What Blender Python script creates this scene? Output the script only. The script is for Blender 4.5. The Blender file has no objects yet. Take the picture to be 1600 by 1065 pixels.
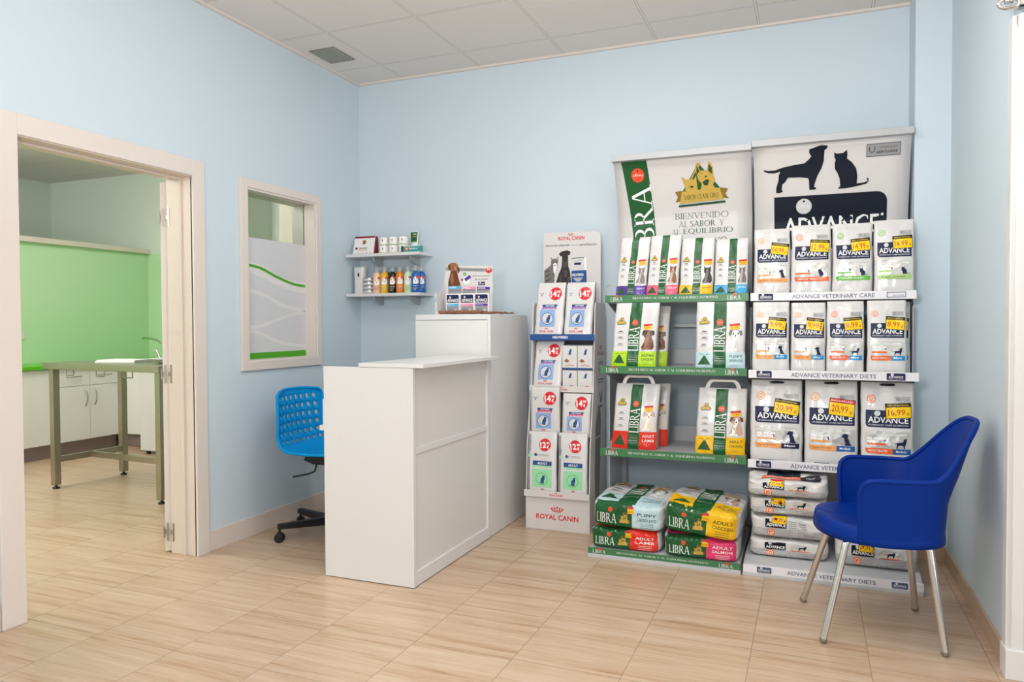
import bpy, bmesh, math, random
from mathutils import Vector, Matrix, noise
from mathutils.geometry import tessellate_polygon
PI = math.pi
SC = bpy.context.scene
C = SC.collection

# ------------------------------------------------------------------ camera, world, light, exposure
def set_camera():
    f, cx, cy, cz, yaw, pitch, roll = 1155.4, 3.0733, -4.6226, 1.25, -.3854, -.0244, -.0044
    F = Vector((math.sin(yaw)*math.cos(pitch), math.cos(yaw)*math.cos(pitch), math.sin(pitch)))
    r = Vector((math.cos(yaw), -math.sin(yaw), 0)); u = r.cross(F)
    c, s = math.cos(roll), math.sin(roll)
    R, U = r*c + u*s, u*c - r*s
    cd = bpy.data.cameras.new('camera'); cd.sensor_width = 36; cd.lens = f/1600*36; cd.clip_start = .05
    co = bpy.data.objects.new('camera', cd); C.objects.link(co)
    m = Matrix((R, U, -F)).transposed().to_4x4(); m.translation = (cx, cy, cz); co.matrix_world = m
    SC.camera = co
set_camera()
SC.view_settings.view_transform = 'Standard'; SC.view_settings.look = 'None'
SC.view_settings.gamma = 1; SC.view_settings.use_curve_mapping = False
SC.view_settings.exposure = -.26
wd = bpy.data.worlds.new('world'); SC.world = wd; wd.use_nodes = True
wd.node_tree.nodes['Background'].inputs[0].default_value = (.92, .96, 1, 1)
wd.node_tree.nodes['Background'].inputs[1].default_value = .55
def area(name, loc, rot, sx, sy, power, col=(1, 1, 1), spread=PI):
    d = bpy.data.lights.new(name, 'AREA'); d.shape = 'RECTANGLE'; d.size = sx; d.size_y = sy; d.energy = power; d.color = col; d.spread = spread
    o = bpy.data.objects.new(name, d); C.objects.link(o); o.location = loc; o.rotation_euler = rot; return o
LW = (1, .99, .98)
area('ceiling_lamp', (2.1, -1.75, 2.97), (0, 0, 0), 1.1, .55, 22, LW)
area('ceiling_lamp', (2.2, -3.6, 2.97), (0, 0, 0), 1.1, .55, 16, LW)
area('bounced_flash', (2.7, -3.9, 1.9), (math.radians(158), 0, math.radians(-12)), .35, .35, 84, (1, .99, .98))
area('shopfront_daylight', (2.4, -6.9, 1.5), (PI/2, 0, 0), 4.0, 2.4, 26, (.94, .975, 1))
area('entrance_daylight', (6.1, -4.3, 1.5), (PI/2, 0, PI/2), 3.2, 2.3, 62, (.94, .975, 1))
area('direct_flash', (2.35, -4.85, 1.8), (math.radians(86), 0, math.radians(8)), .45, .45, 30, (1, .995, .985))
area('exam_lamp', (-2.0, -1.6, 2.97), (0, 0, 0), 1.1, .55, 21, LW)
area('exam_lamp', (-2.4, .4, 2.97), (0, 0, 0), .55, .55, 20, LW)
area('exam_ceiling_fill', (-3.0, -3.3, 1.9), (PI, 0, 0), .4, .4, 200, LW)  # added fill, out of sight, aimed up to brighten the exam room ceiling

# ------------------------------------------------------------------ materials
def lin(c): return tuple((v/255/12.92 if v/255 <= .04045 else ((v/255+.055)/1.055)**2.4) for v in c)
def hexc(h): return lin(((h >> 16) & 255, (h >> 8) & 255, h & 255))
MT = {}
def mat(name, h, rough=.5, metal=0, spec=.5, bump=0, bscale=60, var=0, coat=0, trans=0, alpha=1):
    m = bpy.data.materials.new(name); m.use_nodes = True; nt = m.node_tree; b = nt.nodes['Principled BSDF']
    col = (*hexc(h), 1)
    b.inputs['Base Color'].default_value = col; b.inputs['Roughness'].default_value = rough; b.inputs['Metallic'].default_value = metal
    b.inputs['Specular IOR Level'].default_value = spec; b.inputs['Coat Weight'].default_value = coat
    b.inputs['Transmission Weight'].default_value = trans; b.inputs['Alpha'].default_value = alpha
    if bump or var:
        tc = nt.nodes.new('ShaderNodeTexCoord'); n = nt.nodes.new('ShaderNodeTexNoise'); n.inputs['Scale'].default_value = bscale; n.inputs['Detail'].default_value = 4
        nt.links.new(tc.outputs['Object'], n.inputs['Vector'])
        if bump:
            bp = nt.nodes.new('ShaderNodeBump'); bp.inputs['Strength'].default_value = bump; bp.inputs['Distance'].default_value = .002
            nt.links.new(n.outputs['Fac'], bp.inputs['Height']); nt.links.new(bp.outputs[0], b.inputs['Normal'])
        if var:
            mx = nt.nodes.new('ShaderNodeMix'); mx.data_type = 'RGBA'
            mx.inputs['A'].default_value = tuple(v*(1-var) for v in col[:3]) + (1,); mx.inputs['B'].default_value = tuple(min(1, v*(1+var)) for v in col[:3]) + (1,)
            nt.links.new(n.outputs['Fac'], mx.inputs['Factor']); nt.links.new(mx.outputs['Result'], b.inputs['Base Color'])
    MT[name] = m; return m

mat('wall_blue', 0xCCDAE2, .6, spec=.3, bump=.06, bscale=220)
mat('wall_white', 0xDDE6DC, .6, spec=.3, bump=.05, bscale=220)
mat('wall_green', 0xC2E4B7, .35, spec=.4, bump=.02, bscale=200)
mat('worktop_green', 0x5CBB08, .3)
mat('trim_white', 0xDFD6CE, .35, var=.01, bscale=8)
mat('trim_cream', 0xDCD0C5, .38, var=.012, bscale=9)
mat('lam_white', 0xDCDBDA, .28, spec=.45, var=.006, bscale=10)
mat('lam_grey', 0xDAD8D5, .3, var=.006, bscale=10)
mat('cab_white', 0xE9EBE4, .35, var=.008, bscale=6)
mat('kick', 0x8E7F79, .4, var=.04, bscale=30)
mat('steel', 0xA79F92, .3, metal=.9, var=.08, bscale=25)
mat('chrome', 0xD5D3D0, .13, metal=1)
mat('chrome_dark', 0xA8A6A4, .25, metal=1)
mat('black_plastic', 0x17171A, .45, bump=.03)
mat('blue_shell', 0x002D86, .45, spec=.14, bump=.03, bscale=500)
mat('sky_shell', 0x0093DA, .45, spec=.15, bump=.03, bscale=500)
mat('rack_grey', 0xB6B8BA, .4, metal=.12, var=.03, bscale=30)
mat('rack_light', 0xC6C8CA, .4, metal=.1, var=.02, bscale=30)
mat('rail_white', 0xECEBEE, .3)
mat('rail_green', 0x3F7A4B, .35)
mat('bag_white', 0xDCDBDA, .2, spec=.55, bump=.12, bscale=38)
mat('bag_grey', 0xB4B4B5, .26, spec=.55, bump=.1, bscale=38)
mat('bag_silver', 0xB4B5B8, .25, metal=.6, bump=.15, bscale=40)
mat('paper_white', 0xF0EEEC, .45)
mat('card_white', 0xD8D5D3, .4)
for n, h in dict(navy=0x1C2547, ink=0x10141F, green=0x12592B, lime=0xB4DC25, pale=0xBFDCE2, red=0xE4311F, yellow=0xF6C214, orange=0xF0672B,
                 tan=0xF0A35B, mint=0xA9D27E, leaf=0x63B83A, pink=0xE8627F, rose=0xE23A72, purple=0x5B2C9C, sky=0x3FA9DA, blue=0x1A5FA8, cyan=0x1590D0,
                 royal=0x22508E, softblue=0x8FB0DE, softgreen=0x9BE0AE, violet=0x9A54B8, crimson=0xD81F2A, white=0xF6F5F3, black=0x121212, grey=0x9A9A9C,
                 light=0xD6D8D6, foil=0xCED0CC, gold=0xC9A84C, golddark=0x8A7126, brown=0x6B3A20, brownlight=0x96623C, catgrey=0x77726E, catlight=0xB9B0AA,
                 dogblack=0x2B2725, doggrey=0x4A4441, cream=0xE9DCC6, affinity=0xE4502E, tagyellow=0xFFD400, tagred=0xC4261C, teal=0x3C9A9A,
                 darkgreen=0x1B4A2E, railink=0x49597A, inkgrey=0x55575C, babypink=0xF08CB0, maroon=0x8C1D2C, babyblue=0x49B3DE, flesh=0xC9A594, shadowgrey=0x6E6F6B).items():
    mat(n, h, .32, spec=.45)
mat('ink', 0x0A1424, .5, spec=.22); mat('navy', 0x18224A, .42, spec=.3)
mat('foilpatch', 0xDADCD6, .16, metal=.35, bump=.2, bscale=30)
mat('brown_plush', 0x8A5A3C, .5, bump=.4, bscale=90, var=.15)
mat('tin', 0xC2C4C8, .22, metal=.9)
mat('bottle_clear', 0xDDE6E6, .08, trans=.7, spec=.5)
for n, h in dict(b_peach=0xF2C4A2, b_yellow=0xE9B80C, b_black=0x151518, b_orange=0xDE8410, b_green=0xCFE7BE, b_blue=0x0F5FAE).items(): mat(n, h, .18, spec=.55, coat=.3)
mat('glass', 0xF2FAF6, .02, trans=1, spec=.5)
MT['glass'].node_tree.nodes['Principled BSDF'].inputs['IOR'].default_value = 1.05
mat('film_grey', 0xD4D4D7, .5, bump=.03)
mat('film_light', 0xE2E0DE, .5)
mat('film_green', 0x4BA312, .45)
mat('skirting_tile', 0xBFA287, .35, var=.1, bscale=14)

def node_floor():
    m = bpy.data.materials.new('floor_tile'); m.use_nodes = True; nt = m.node_tree; b = nt.nodes['Principled BSDF']; N = nt.nodes.new; Lk = nt.links.new
    g = N('ShaderNodeNewGeometry'); sp = N('ShaderNodeSeparateXYZ'); Lk(g.outputs['Position'], sp.inputs[0])
    def math_(op, a, bb=None, c=None):
        n = N('ShaderNodeMath'); n.operation = op
        for i, v in enumerate((a, bb, c)):
            if v is None: continue
            if isinstance(v, (int, float)): n.inputs[i].default_value = v
            else: Lk(v, n.inputs[i])
        return n.outputs[0]
    T = .41
    u = math_('DIVIDE', math_('SUBTRACT', sp.outputs[0], 2.045), T); v = math_('DIVIDE', math_('ADD', sp.outputs[1], 1.69), T)
    fu, fv = math_('FLOOR', u), math_('FLOOR', v)
    wn = N('ShaderNodeTexWhiteNoise'); wn.noise_dimensions = '2D'; cb = N('ShaderNodeCombineXYZ'); Lk(fu, cb.inputs[0]); Lk(fv, cb.inputs[1]); Lk(cb.outputs[0], wn.inputs['Vector'])
    rnd = wn.outputs['Value']
    def streak(sx, sy, det, seed):
        cb = N('ShaderNodeCombineXYZ'); Lk(math_('MULTIPLY_ADD', rnd, 37.0 + seed, math_('MULTIPLY', sp.outputs[0], sx)), cb.inputs[0])
        Lk(math_('MULTIPLY_ADD', rnd, 11.0, math_('MULTIPLY', sp.outputs[1], sy)), cb.inputs[1]); cb.inputs[2].default_value = seed
        n = N('ShaderNodeTexNoise'); n.inputs['Scale'].default_value = 1; n.inputs['Detail'].default_value = det; n.inputs['Roughness'].default_value = .6; Lk(cb.outputs[0], n.inputs['Vector']); return n.outputs['Fac']
    a, fine = streak(1.3, 24, 5, 1.3), streak(5, 150, 3, 7.7)
    sv = math_('ADD', math_('MULTIPLY', a, .6), math_('MULTIPLY', fine, .4))
    rp = N('ShaderNodeValToRGB'); Lk(sv, rp.inputs[0]); e = rp.color_ramp.elements
    e[0].position = .31; e[0].color = (*hexc(0xA47B57), 1); e[1].position = .69; e[1].color = (*hexc(0xD0BAA4), 1)
    x = rp.color_ramp.elements.new(.47); x.color = (*hexc(0xBFA489), 1)
    def edge(w): return math_('MINIMUM', math_('FRACT', w), math_('SUBTRACT', 1, math_('FRACT', w)))
    gm = math_('LESS_THAN', math_('MINIMUM', edge(u), edge(v)), .0042)
    mx = N('ShaderNodeMix'); mx.data_type = 'RGBA'; Lk(gm, mx.inputs['Factor']); Lk(rp.outputs[0], mx.inputs['A']); mx.inputs['B'].default_value = (*hexc(0xA08C78), 1)
    Lk(mx.outputs['Result'], b.inputs['Base Color'])
    Lk(math_('MULTIPLY_ADD', gm, .4, math_('MULTIPLY_ADD', sv, .1, .24)), b.inputs['Roughness']); b.inputs['Specular IOR Level'].default_value = .42
    bp = N('ShaderNodeBump'); bp.inputs['Strength'].default_value = .25; bp.inputs['Distance'].default_value = .001
    Lk(math_('SUBTRACT', math_('MULTIPLY', fine, .08), gm), bp.inputs['Height']); Lk(bp.outputs[0], b.inputs['Normal'])
    MT['floor_tile'] = m
node_floor()
def node_ceiling(name, base):
    m = bpy.data.materials.new(name); m.use_nodes = True; nt = m.node_tree; b = nt.nodes['Principled BSDF']; N = nt.nodes.new; Lk = nt.links.new
    g = N('ShaderNodeNewGeometry'); sp = N('ShaderNodeSeparateXYZ'); Lk(g.outputs['Position'], sp.inputs[0])
    def math_(op, a, bb=None):
        n = N('ShaderNodeMath'); n.operation = op
        for i, v in enumerate((a, bb)):
            if v is None: continue
            if isinstance(v, (int, float)): n.inputs[i].default_value = v
            else: Lk(v, n.inputs[i])
        return n.outputs[0]
    def edge(w): return math_('MINIMUM', math_('FRACT', w), math_('SUBTRACT', 1, math_('FRACT', w)))
    u = math_('DIVIDE', math_('SUBTRACT', sp.outputs[0], .376), .6); v = math_('DIVIDE', math_('ADD', sp.outputs[1], .3), .6)
    d = math_('MINIMUM', edge(u), edge(v))
    bar = math_('LESS_THAN', d, .013); line = math_('MULTIPLY', math_('GREATER_THAN', d, .0085), bar)
    n = N('ShaderNodeTexNoise'); n.inputs['Scale'].default_value = 160; n.inputs['Detail'].default_value = 3; Lk(g.outputs['Position'], n.inputs['Vector'])
    mx = N('ShaderNodeMix'); mx.data_type = 'RGBA'; Lk(bar, mx.inputs['Factor']); mx.inputs['A'].default_value = (*hexc(base), 1); mx.inputs['B'].default_value = (*hexc(0xE6E2DC), 1)
    m2 = N('ShaderNodeMix'); m2.data_type = 'RGBA'; Lk(line, m2.inputs['Factor']); Lk(mx.outputs['Result'], m2.inputs['A']); m2.inputs['B'].default_value = (*hexc(0x9A958F), 1)
    Lk(m2.outputs['Result'], b.inputs['Base Color']); b.inputs['Roughness'].default_value = .8
    bp = N('ShaderNodeBump'); bp.inputs['Strength'].default_value = .1; bp.inputs['Distance'].default_value = .002; Lk(n.outputs['Fac'], bp.inputs['Height']); Lk(bp.outputs[0], b.inputs['Normal'])
    MT[name] = m
node_ceiling('ceiling_tile', 0xE2DDD8)

# ------------------------------------------------------------------ mesh builder
class M:
    def __init__(s): s.v = []; s.f = []; s.mi = []; s.sm = []
    def add(s, vs, fs, m=0, smooth=False):
        o = len(s.v); s.v += [tuple(p) for p in vs]
        for f in fs: s.f.append([i+o for i in f]); s.mi.append(m); s.sm.append(smooth)
        return s
    def box(s, x0, x1, y0, y1, z0, z1, m=0):
        vs = [(x, y, z) for z in (z0, z1) for y in (y0, y1) for x in (x0, x1)]
        return s.add(vs, [(0, 2, 3, 1), (4, 5, 7, 6), (0, 1, 5, 4), (2, 6, 7, 3), (0, 4, 6, 2), (1, 3, 7, 5)], m)
    def prism(s, pts, ax, a, b, m=0):          # pts: 2-D outline extruded along axis ax from a to b
        def P(p, t): q = list(p); q.insert(ax, t); return q
        n = len(pts); tri = tessellate_polygon([[Vector((p[0], p[1], 0)) for p in pts]])
        s.add([P(p, a) for p in pts], [t for t in tri], m); s.add([P(p, b) for p in pts], [t[::-1] for t in tri], m)
        return s.add([P(p, a) for p in pts] + [P(p, b) for p in pts], [(i, (i+1) % n, n+(i+1) % n, n+i) for i in range(n)], m)
    def tube(s, pts, r, n=12, m=0, closed=False):
        pts = [Vector(p) for p in pts]; k = len(pts); rr = r if isinstance(r, (list, tuple)) else [r]*k
        vs = []; up = None
        for i, p in enumerate(pts):
            if closed: t = pts[(i+1) % k] - pts[i-1]
            else: t = pts[min(i+1, k-1)] - pts[max(i-1, 0)]
            t.normalize()
            if up is None: up = Vector((0, 0, 1)) if abs(t.z) < .9 else Vector((1, 0, 0))
            a = t.cross(up).normalized(); up = a.cross(t).normalized()
            vs += [p + (a*math.cos(2*PI*j/n) + up*math.sin(2*PI*j/n))*rr[i] for j in range(n)]
        fs = [(i*n+j, i*n+(j+1) % n, ((i+1) % k)*n+(j+1) % n, ((i+1) % k)*n+j) for i in range(k if closed else k-1) for j in range(n)]
        s.add(vs, fs, m, True)
        if not closed: s.add(vs[:n], [tuple(range(n))[::-1]], m); s.add(vs[-n:], [tuple(range(n))], m)
        return s
    def lathe(s, prof, c=(0, 0, 0), n=24, m=0, smooth=True, sx=1, sy=1):
        vs = [(c[0]+r*sx*math.cos(2*PI*j/n), c[1]+r*sy*math.sin(2*PI*j/n), c[2]+z) for r, z in prof for j in range(n)]
        k = len(prof); s.add(vs, [(i*n+j, i*n+(j+1) % n, (i+1)*n+(j+1) % n, (i+1)*n+j) for i in range(k-1) for j in range(n)], m, smooth)
        s.add(vs[:n], [tuple(range(n))[::-1]], m); return s.add(vs[-n:], [tuple(range(n))], m)
    def grid(s, f, nu, nv, m=0, smooth=True):
        vs = [f(i/nu, j/nv) for j in range(nv+1) for i in range(nu+1)]
        return s.add(vs, [(j*(nu+1)+i, j*(nu+1)+i+1, (j+1)*(nu+1)+i+1, (j+1)*(nu+1)+i) for j in range(nv) for i in range(nu)], m, smooth)
    def build(s, name, mats, parent=None, loc=(0, 0, 0), rz=0, bevel=0, seg=2, weld=False):
        me = bpy.data.meshes.new(name); me.from_pydata(s.v, [], s.f)
        for n in ([mats] if isinstance(mats, str) else mats): me.materials.append(MT[n])
        me.polygons.foreach_set('material_index', s.mi); me.polygons.foreach_set('use_smooth', s.sm)
        if weld:
            bm = bmesh.new(); bm.from_mesh(me); bmesh.ops.remove_doubles(bm, verts=bm.verts, dist=1e-5); bmesh.ops.recalc_face_normals(bm, faces=bm.faces); bm.to_mesh(me); bm.free()
        me.update()
        o = bpy.data.objects.new(name, me); C.objects.link(o); o.location = loc; o.rotation_euler = (0, 0, rz)
        if parent: o.parent = parent
        if bevel:
            b = o.modifiers.new('edge', 'BEVEL'); b.width = bevel; b.segments = seg; b.limit_method = 'ANGLE'; b.angle_limit = .7
        return o
def bx(name, mats, parent, *boxes, bevel=.0015):
    m = M()
    for b in boxes: m.box(*b)
    return m.build(name, mats, parent, bevel=bevel)
def tag(o, label, cat, group=None):
    o['label'] = label; o['category'] = cat
    if group: o['group'] = group
    return o
def thing(name, label, cat, loc=(0, 0, 0), rz=0, group=None):
    o = bpy.data.objects.new(name, None); C.objects.link(o); o.location = loc; o.rotation_euler = (0, 0, rz); o.empty_display_size = .1
    return tag(o, label, cat, group)
def struct(o): o['kind'] = 'structure'; return o
def copy_tree(o, parent=None):
    c = o.copy(); C.objects.link(c)
    if parent: c.parent = parent
    for ch in [x for x in bpy.data.objects if x.parent == o]: copy_tree(ch, c)
    return c

# ------------------------------------------------------------------ lettering and print
_tc = {}
def sans(sx, bold=0.0):
    k = (sx, bold)
    if k in _tc: return _tc[k]
    cu = bpy.data.curves.new('lettering', 'FONT'); cu.body = sx; cu.size = 1; cu.resolution_u = 2; cu.offset = bold
    ob = bpy.data.objects.new('lettering', cu); C.objects.link(ob)
    bpy.context.view_layer.update()
    me = ob.to_mesh(); me.calc_loop_triangles()
    vs = [(v.co.x, v.co.y) for v in me.vertices]; ts = [tuple(t.vertices) for t in me.loop_triangles]
    ob.to_mesh_clear(); bpy.data.objects.remove(ob); bpy.data.curves.remove(cu)
    _tc[k] = [tuple(vs[i] for i in t) for t in ts]
    return _tc[k]
def tess(pts): return [tuple(pts[i] for i in t) for t in tessellate_polygon([[Vector((p[0], p[1], 0)) for p in pts]])]
def _glyphs(T=.13, t=.055):
    G = {}; R = lambda a, b, c, d: tess([(a, b), (c, b), (c, d), (a, d)])
    sf = .075; h = .04
    def stem(x, T=T, lo=0, hi=1, s0=True, s1=True): return R(x, lo, x+T, hi) + (R(x-sf, 0, x+T+sf, h) if s0 else []) + (R(x-sf, 1-h, x+T+sf, 1) if s1 else [])
    def arc(cx, cy, rx, ry, a0, a1, tx=T, ty=t, n=18):
        o = [];
        for i in range(n+1):
            a = math.radians(a0+(a1-a0)*i/n); o.append((math.cos(a), math.sin(a)))
        out = []
        for p, q in zip(o, o[1:]):
            A, B = (cx+rx*p[0], cy+ry*p[1]), (cx+rx*q[0], cy+ry*q[1]); D, E = (cx+(rx-tx)*q[0], cy+(ry-ty)*q[1]), (cx+(rx-tx)*p[0], cy+(ry-ty)*p[1])
            out += [(A, B, D), (A, D, E)]
        return out
    def diag(x0, y0, x1, y1, w): return tess([(x0, y0), (x0+w, y0), (x1+w, y1), (x1, y1)])
    a = .075
    G['I'] = (stem(a), T+2*a)
    G['L'] = (stem(a) + R(a, 0, .6, t) + tess([(.6, 0), (.6, .22), (.55, .05)]), .64)
    G['E'] = (stem(a) + R(a, 0, .58, t) + R(a, .48, .5, .48+t) + R(a, 1-t, .56, 1) + tess([(.58, 0), (.6, .2), (.54, .05)]) + tess([(.56, 1), (.56, .82), (.51, .95)]) + R(.47, .4, .5, .6), .64)
    G['B'] = (stem(a) + arc(.3, .74, .29, .26, -90, 90) + arc(.3, .26, .34, .26, -90, 90) + R(a, 1-t, .3, 1) + R(a, 0, .3, t) + R(a, .47, .3, .52), .7)
    G['R'] = (stem(a) + arc(.3, .74, .29, .26, -90, 90) + R(a, 1-t, .3, 1) + R(a, .48, .3, .48+t) + diag(.66, -.0, .28, .5, T*1.05) + R(.66, 0, .86, h), .8)
    G['P'] = (stem(a) + arc(.3, .73, .3, .27, -90, 90) + R(a, 1-t, .3, 1) + R(a, .46, .3, .46+t), .65)
    G['A'] = (diag(.06, 0, .36, 1, t*1.1) + diag(.68, 0, .36, 1, T) + R(.18, .33, .64, .33+t) + R(-.03, 0, .2, h) + R(.6, 0, .9, h), .86)
    G['V'] = (diag(.36, 0, .06, 1, T) + diag(.38, 0, .72, 1, t*1.1) + R(-.03, 1-h, .26, 1) + R(.62, 1-h, .84, 1), .82)
    G['N'] = (stem(.09, t, s1=False) + stem(.68, t, s0=False) + diag(.66, 0, .07, 1, T), .82)
    G['D'] = (stem(a) + arc(.3, .5, .5, .5, -90, 90) + R(a, 1-t, .3, 1) + R(a, 0, .3, t), .86)
    G['O'] = (arc(.48, .5, .46, .52, 0, 360, n=36), .96)
    G['Q'] = (arc(.48, .5, .46, .52, 0, 360, n=36) + diag(.9, -.24, .5, .06, .13), .98)
    G['C'] = (arc(.48, .5, .46, .52, 42, 318, n=28) + tess([(.8, .84), (.84, .84), (.83, .62), (.8, .66)]), .86)
    G['G'] = (arc(.48, .5, .46, .52, 42, 318, n=28) + tess([(.8, .84), (.84, .84), (.83, .62), (.8, .66)]) + R(.72, .1, .72+T, .45) + R(.64, .42, .92, .46), .94)
    G['S'] = (arc(.3, .745, .23, .265, 30, 270, T, .06) + arc(.3, .26, .25, .27, -150, 90, T, .06) + R(.24, .47, .36, .53), .58)
    G['T'] = (stem(.28, s1=False) + R(.02, 1-t, .68, 1) + tess([(.02, 1), (.0, .8), (.07, .95)]) + tess([(.68, 1), (.7, .8), (.63, .95)]), .7)
    G['U'] = (stem(.08, T, .36, 1, False, True) + stem(.66, t, .36, 1, False, True) + arc(.4, .37, .32, .38, 180, 360, T, .07), .8)
    G['Y'] = (diag(.33, .45, .04, 1, T) + diag(.38, .45, .7, 1, t*1.1) + stem(.33, T, 0, .5, True, False) + R(-.04, 1-h, .24, 1) + R(.6, 1-h, .8, 1), .76)
    G['M'] = (stem(.08, t) + stem(.86, T) + diag(.46, 0, .1, 1, T) + diag(.46, 0, .86, 1, t), 1.08)
    G['H'] = (stem(.08) + stem(.62) + R(.1, .48, .7, .48+t), .84)
    G['K'] = (stem(.08) + diag(.18, .45, .62, 1, t) + diag(.62, 0, .25, .52, T), .8)
    G[' '] = ([], .34)
    return G
GL = {'bold': _glyphs(), 'thin': _glyphs(.085, .035)}
def serif(sx, wt='bold', gap=.05):
    k = (sx, wt, gap)
    if k in _tc: return _tc[k]
    out = []; x = 0
    for ch in sx:
        g, adv = GL[wt][ch]
        out += [tuple((p[0]+x, p[1]) for p in t) for t in g]; x += adv + gap
    _tc[k] = out; return out
def split(t, L, out, d=0):
    e = [(math.dist(t[i], t[(i+1) % 3]), i) for i in range(3)]; l, i = max(e)
    if l <= L or d > 9: out.append(t); return
    a, b, c = t[i], t[(i+1) % 3], t[(i+2) % 3]; m = ((a[0]+b[0])/2, (a[1]+b[1])/2)
    split((a, m, c), L, out, d+1); split((m, b, c), L, out, d+1)
class Page:
    """print laid out in fractions of a face w x h metres, later wrapped on that face"""
    def __init__(s, w, h): s.w, s.h = w, h; s.t = []; s.x = None
    def P(s, a, b): return ((a-.5)*s.w, b*s.h)
    def turn(s, a=None, b=None, deg=0):
        if a is None: s.x = None
        else: s.x = (*s.P(a, b), math.cos(math.radians(deg)), math.sin(math.radians(deg)))
        return s
    def tri(s, ts, mt, ly):
        for t in ts:
            if s.x:
                cx, cz, c, n = s.x; t = tuple((cx+(p[0]-cx)*c-(p[1]-cz)*n, cz+(p[0]-cx)*n+(p[1]-cz)*c) for p in t)
            s.t.append((t, mt, ly))
        return s
    def poly(s, pts, mt, ly=1): return s.tri(tess([s.P(*p) for p in pts]), mt, ly)
    def rect(s, x0, z0, x1, z1, mt, ly=1): return s.poly([(x0, z0), (x1, z0), (x1, z1), (x0, z1)], mt, ly)
    def rrect(s, x0, z0, x1, z1, mt, ly=1, r=(0, 0, 0, 0)):     # radii (fractions of w): bl br tr tl
        q = []; k = s.w/s.h
        for (cx, cz, sx, sz, a), rr in zip(((x0, z0, 1, 1, 180), (x1, z0, -1, 1, 270), (x1, z1, -1, -1, 0), (x0, z1, 1, -1, 90)), r):
            if rr <= 0: q.append((cx, cz)); continue
            for i in range(6): t = math.radians(a+90*i/5); q.append((cx+sx*rr+rr*math.cos(t), cz+sz*rr*k+rr*k*math.sin(t)))
        return s.poly(q, mt, ly)
    def circ(s, a, b, r, mt, ly=1, n=24, sq=1): return s.tri(tess([(s.P(a, b)[0]+r*s.w*math.cos(2*PI*i/n), s.P(a, b)[1]+r*s.w*sq*math.sin(2*PI*i/n)) for i in range(n)]), mt, ly)
    def frame(s, x0, z0, x1, z1, mt, ly=1, t=.01):
        k = s.w/s.h
        return s.rect(x0, z0, x1, z0+t*k, mt, ly).rect(x0, z1-t*k, x1, z1, mt, ly).rect(x0, z0, x0+t, z1, mt, ly).rect(x1-t, z0, x1, z1, mt, ly)
    def text(s, sx, a, b, fw, fh, mt, ly=2, font='sans', bold=0.0, up=False, shear=0):
        ts = sans(sx, bold) if font == 'sans' else serif(sx, font)
        xs = [p[0] for t in ts for p in t]; zs = [p[1] for t in ts for p in t]
        x0, x1, z0, z1 = min(xs), max(xs), min(zs), max(zs)
        if font != 'sans': z0, z1 = min(0, z0), max(1, z1)
        X0, Z0 = s.P(a, b)
        if up:                                               # reads upwards: fw is the glyph height across, fh the run up
            kx = s.h*fh/(x1-x0); kz = s.w*fw/(z1-z0)
            f = lambda p: (X0+s.w*fw-(p[1]-z0)*kz, Z0+(p[0]-x0)*kx)
        else:
            kx = s.w*fw/(x1-x0); kz = s.h*fh/(z1-z0)
            f = lambda p: (X0+(p[0]-x0)*kx+shear*(p[1]-z0)*kz, Z0+(p[1]-z0)*kz)
        return s.tri([tuple(f(p) for p in t) for t in ts], mt, ly)
    def art(s, pts, x0, z0, x1, z1, mt, ly=2, flip=False):     # outline (image axes) fitted into a box
        ax, bx_ = min(p[0] for p in pts), max(p[0] for p in pts); ay, by = min(p[1] for p in pts), max(p[1] for p in pts)
        q = [((p[0]-ax)/(bx_-ax), 1-(p[1]-ay)/(by-ay)) for p in pts]
        return s.poly([(x0+((1-u) if flip else u)*(x1-x0), z0+v*(z1-z0)) for u, v in q], mt, ly)
    def build(s, name, F, parent=None, L=.02, off=.0011, step=.0005):
        names = sorted({t[1] for t in s.t}); m = M(); cache = {}
        for t, mt, ly in s.t:
            out = []; split(t, L, out)
            o = off + step*(ly-1); vs = [F(p[0], p[1], o) for q in out for p in q]
            m.add(vs, [(3*i, 3*i+1, 3*i+2) for i in range(len(out))], names.index(mt))
        return m.build(name, names, parent)
def flat(o, ex, ez, n):                                  # mapping on to a flat face: page centre-bottom o, axes ex, ez, normal n
    o, ex, ez, n = map(Vector, (o, ex, ez, n)); return lambda x, z, d: o + ex*x + ez*z + n*d
FRONT = lambda x, y, z: flat((x, y, z), (1, 0, 0), (0, 0, 1), (0, -1, 0))

DOG = [(122, 255), (150, 262), (190, 262), (232, 250), (300, 240), (360, 235), (385, 215), (398, 200), (385, 178), (388, 160), (405, 158), (430, 150), (455, 145), (490, 150), (485, 165), (472, 172), (470, 195), (468, 230), (455, 270), (435, 305), (420, 345), (415, 368), (428, 378), (420, 385), (388, 385), (385, 330), (380, 318), (330, 310), (265, 308), (250, 330), (232, 345), (228, 372), (236, 385), (215, 392), (196, 390), (197, 360), (210, 320), (212, 290), (222, 270), (190, 278), (150, 275), (128, 265)]
CAT = [(527, 172), (540, 182), (560, 182), (580, 180), (600, 165), (603, 195), (600, 212), (630, 235), (655, 270), (662, 310), (660, 355), (700, 352), (722, 345), (718, 334), (712, 330), (725, 328), (728, 345), (715, 360), (660, 370), (600, 378), (552, 378), (556, 370), (565, 365), (560, 320), (548, 290), (532, 265), (530, 235), (536, 215), (528, 200)]
PUP = [(20, 10), (35, 0), (60, 2), (75, 12), (78, 28), (70, 40), (72, 60), (85, 90), (92, 130), (110, 150), (100, 160), (40, 160), (42, 120), (35, 90), (32, 60), (22, 50), (4, 46), (0, 36), (14, 26)]

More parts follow.
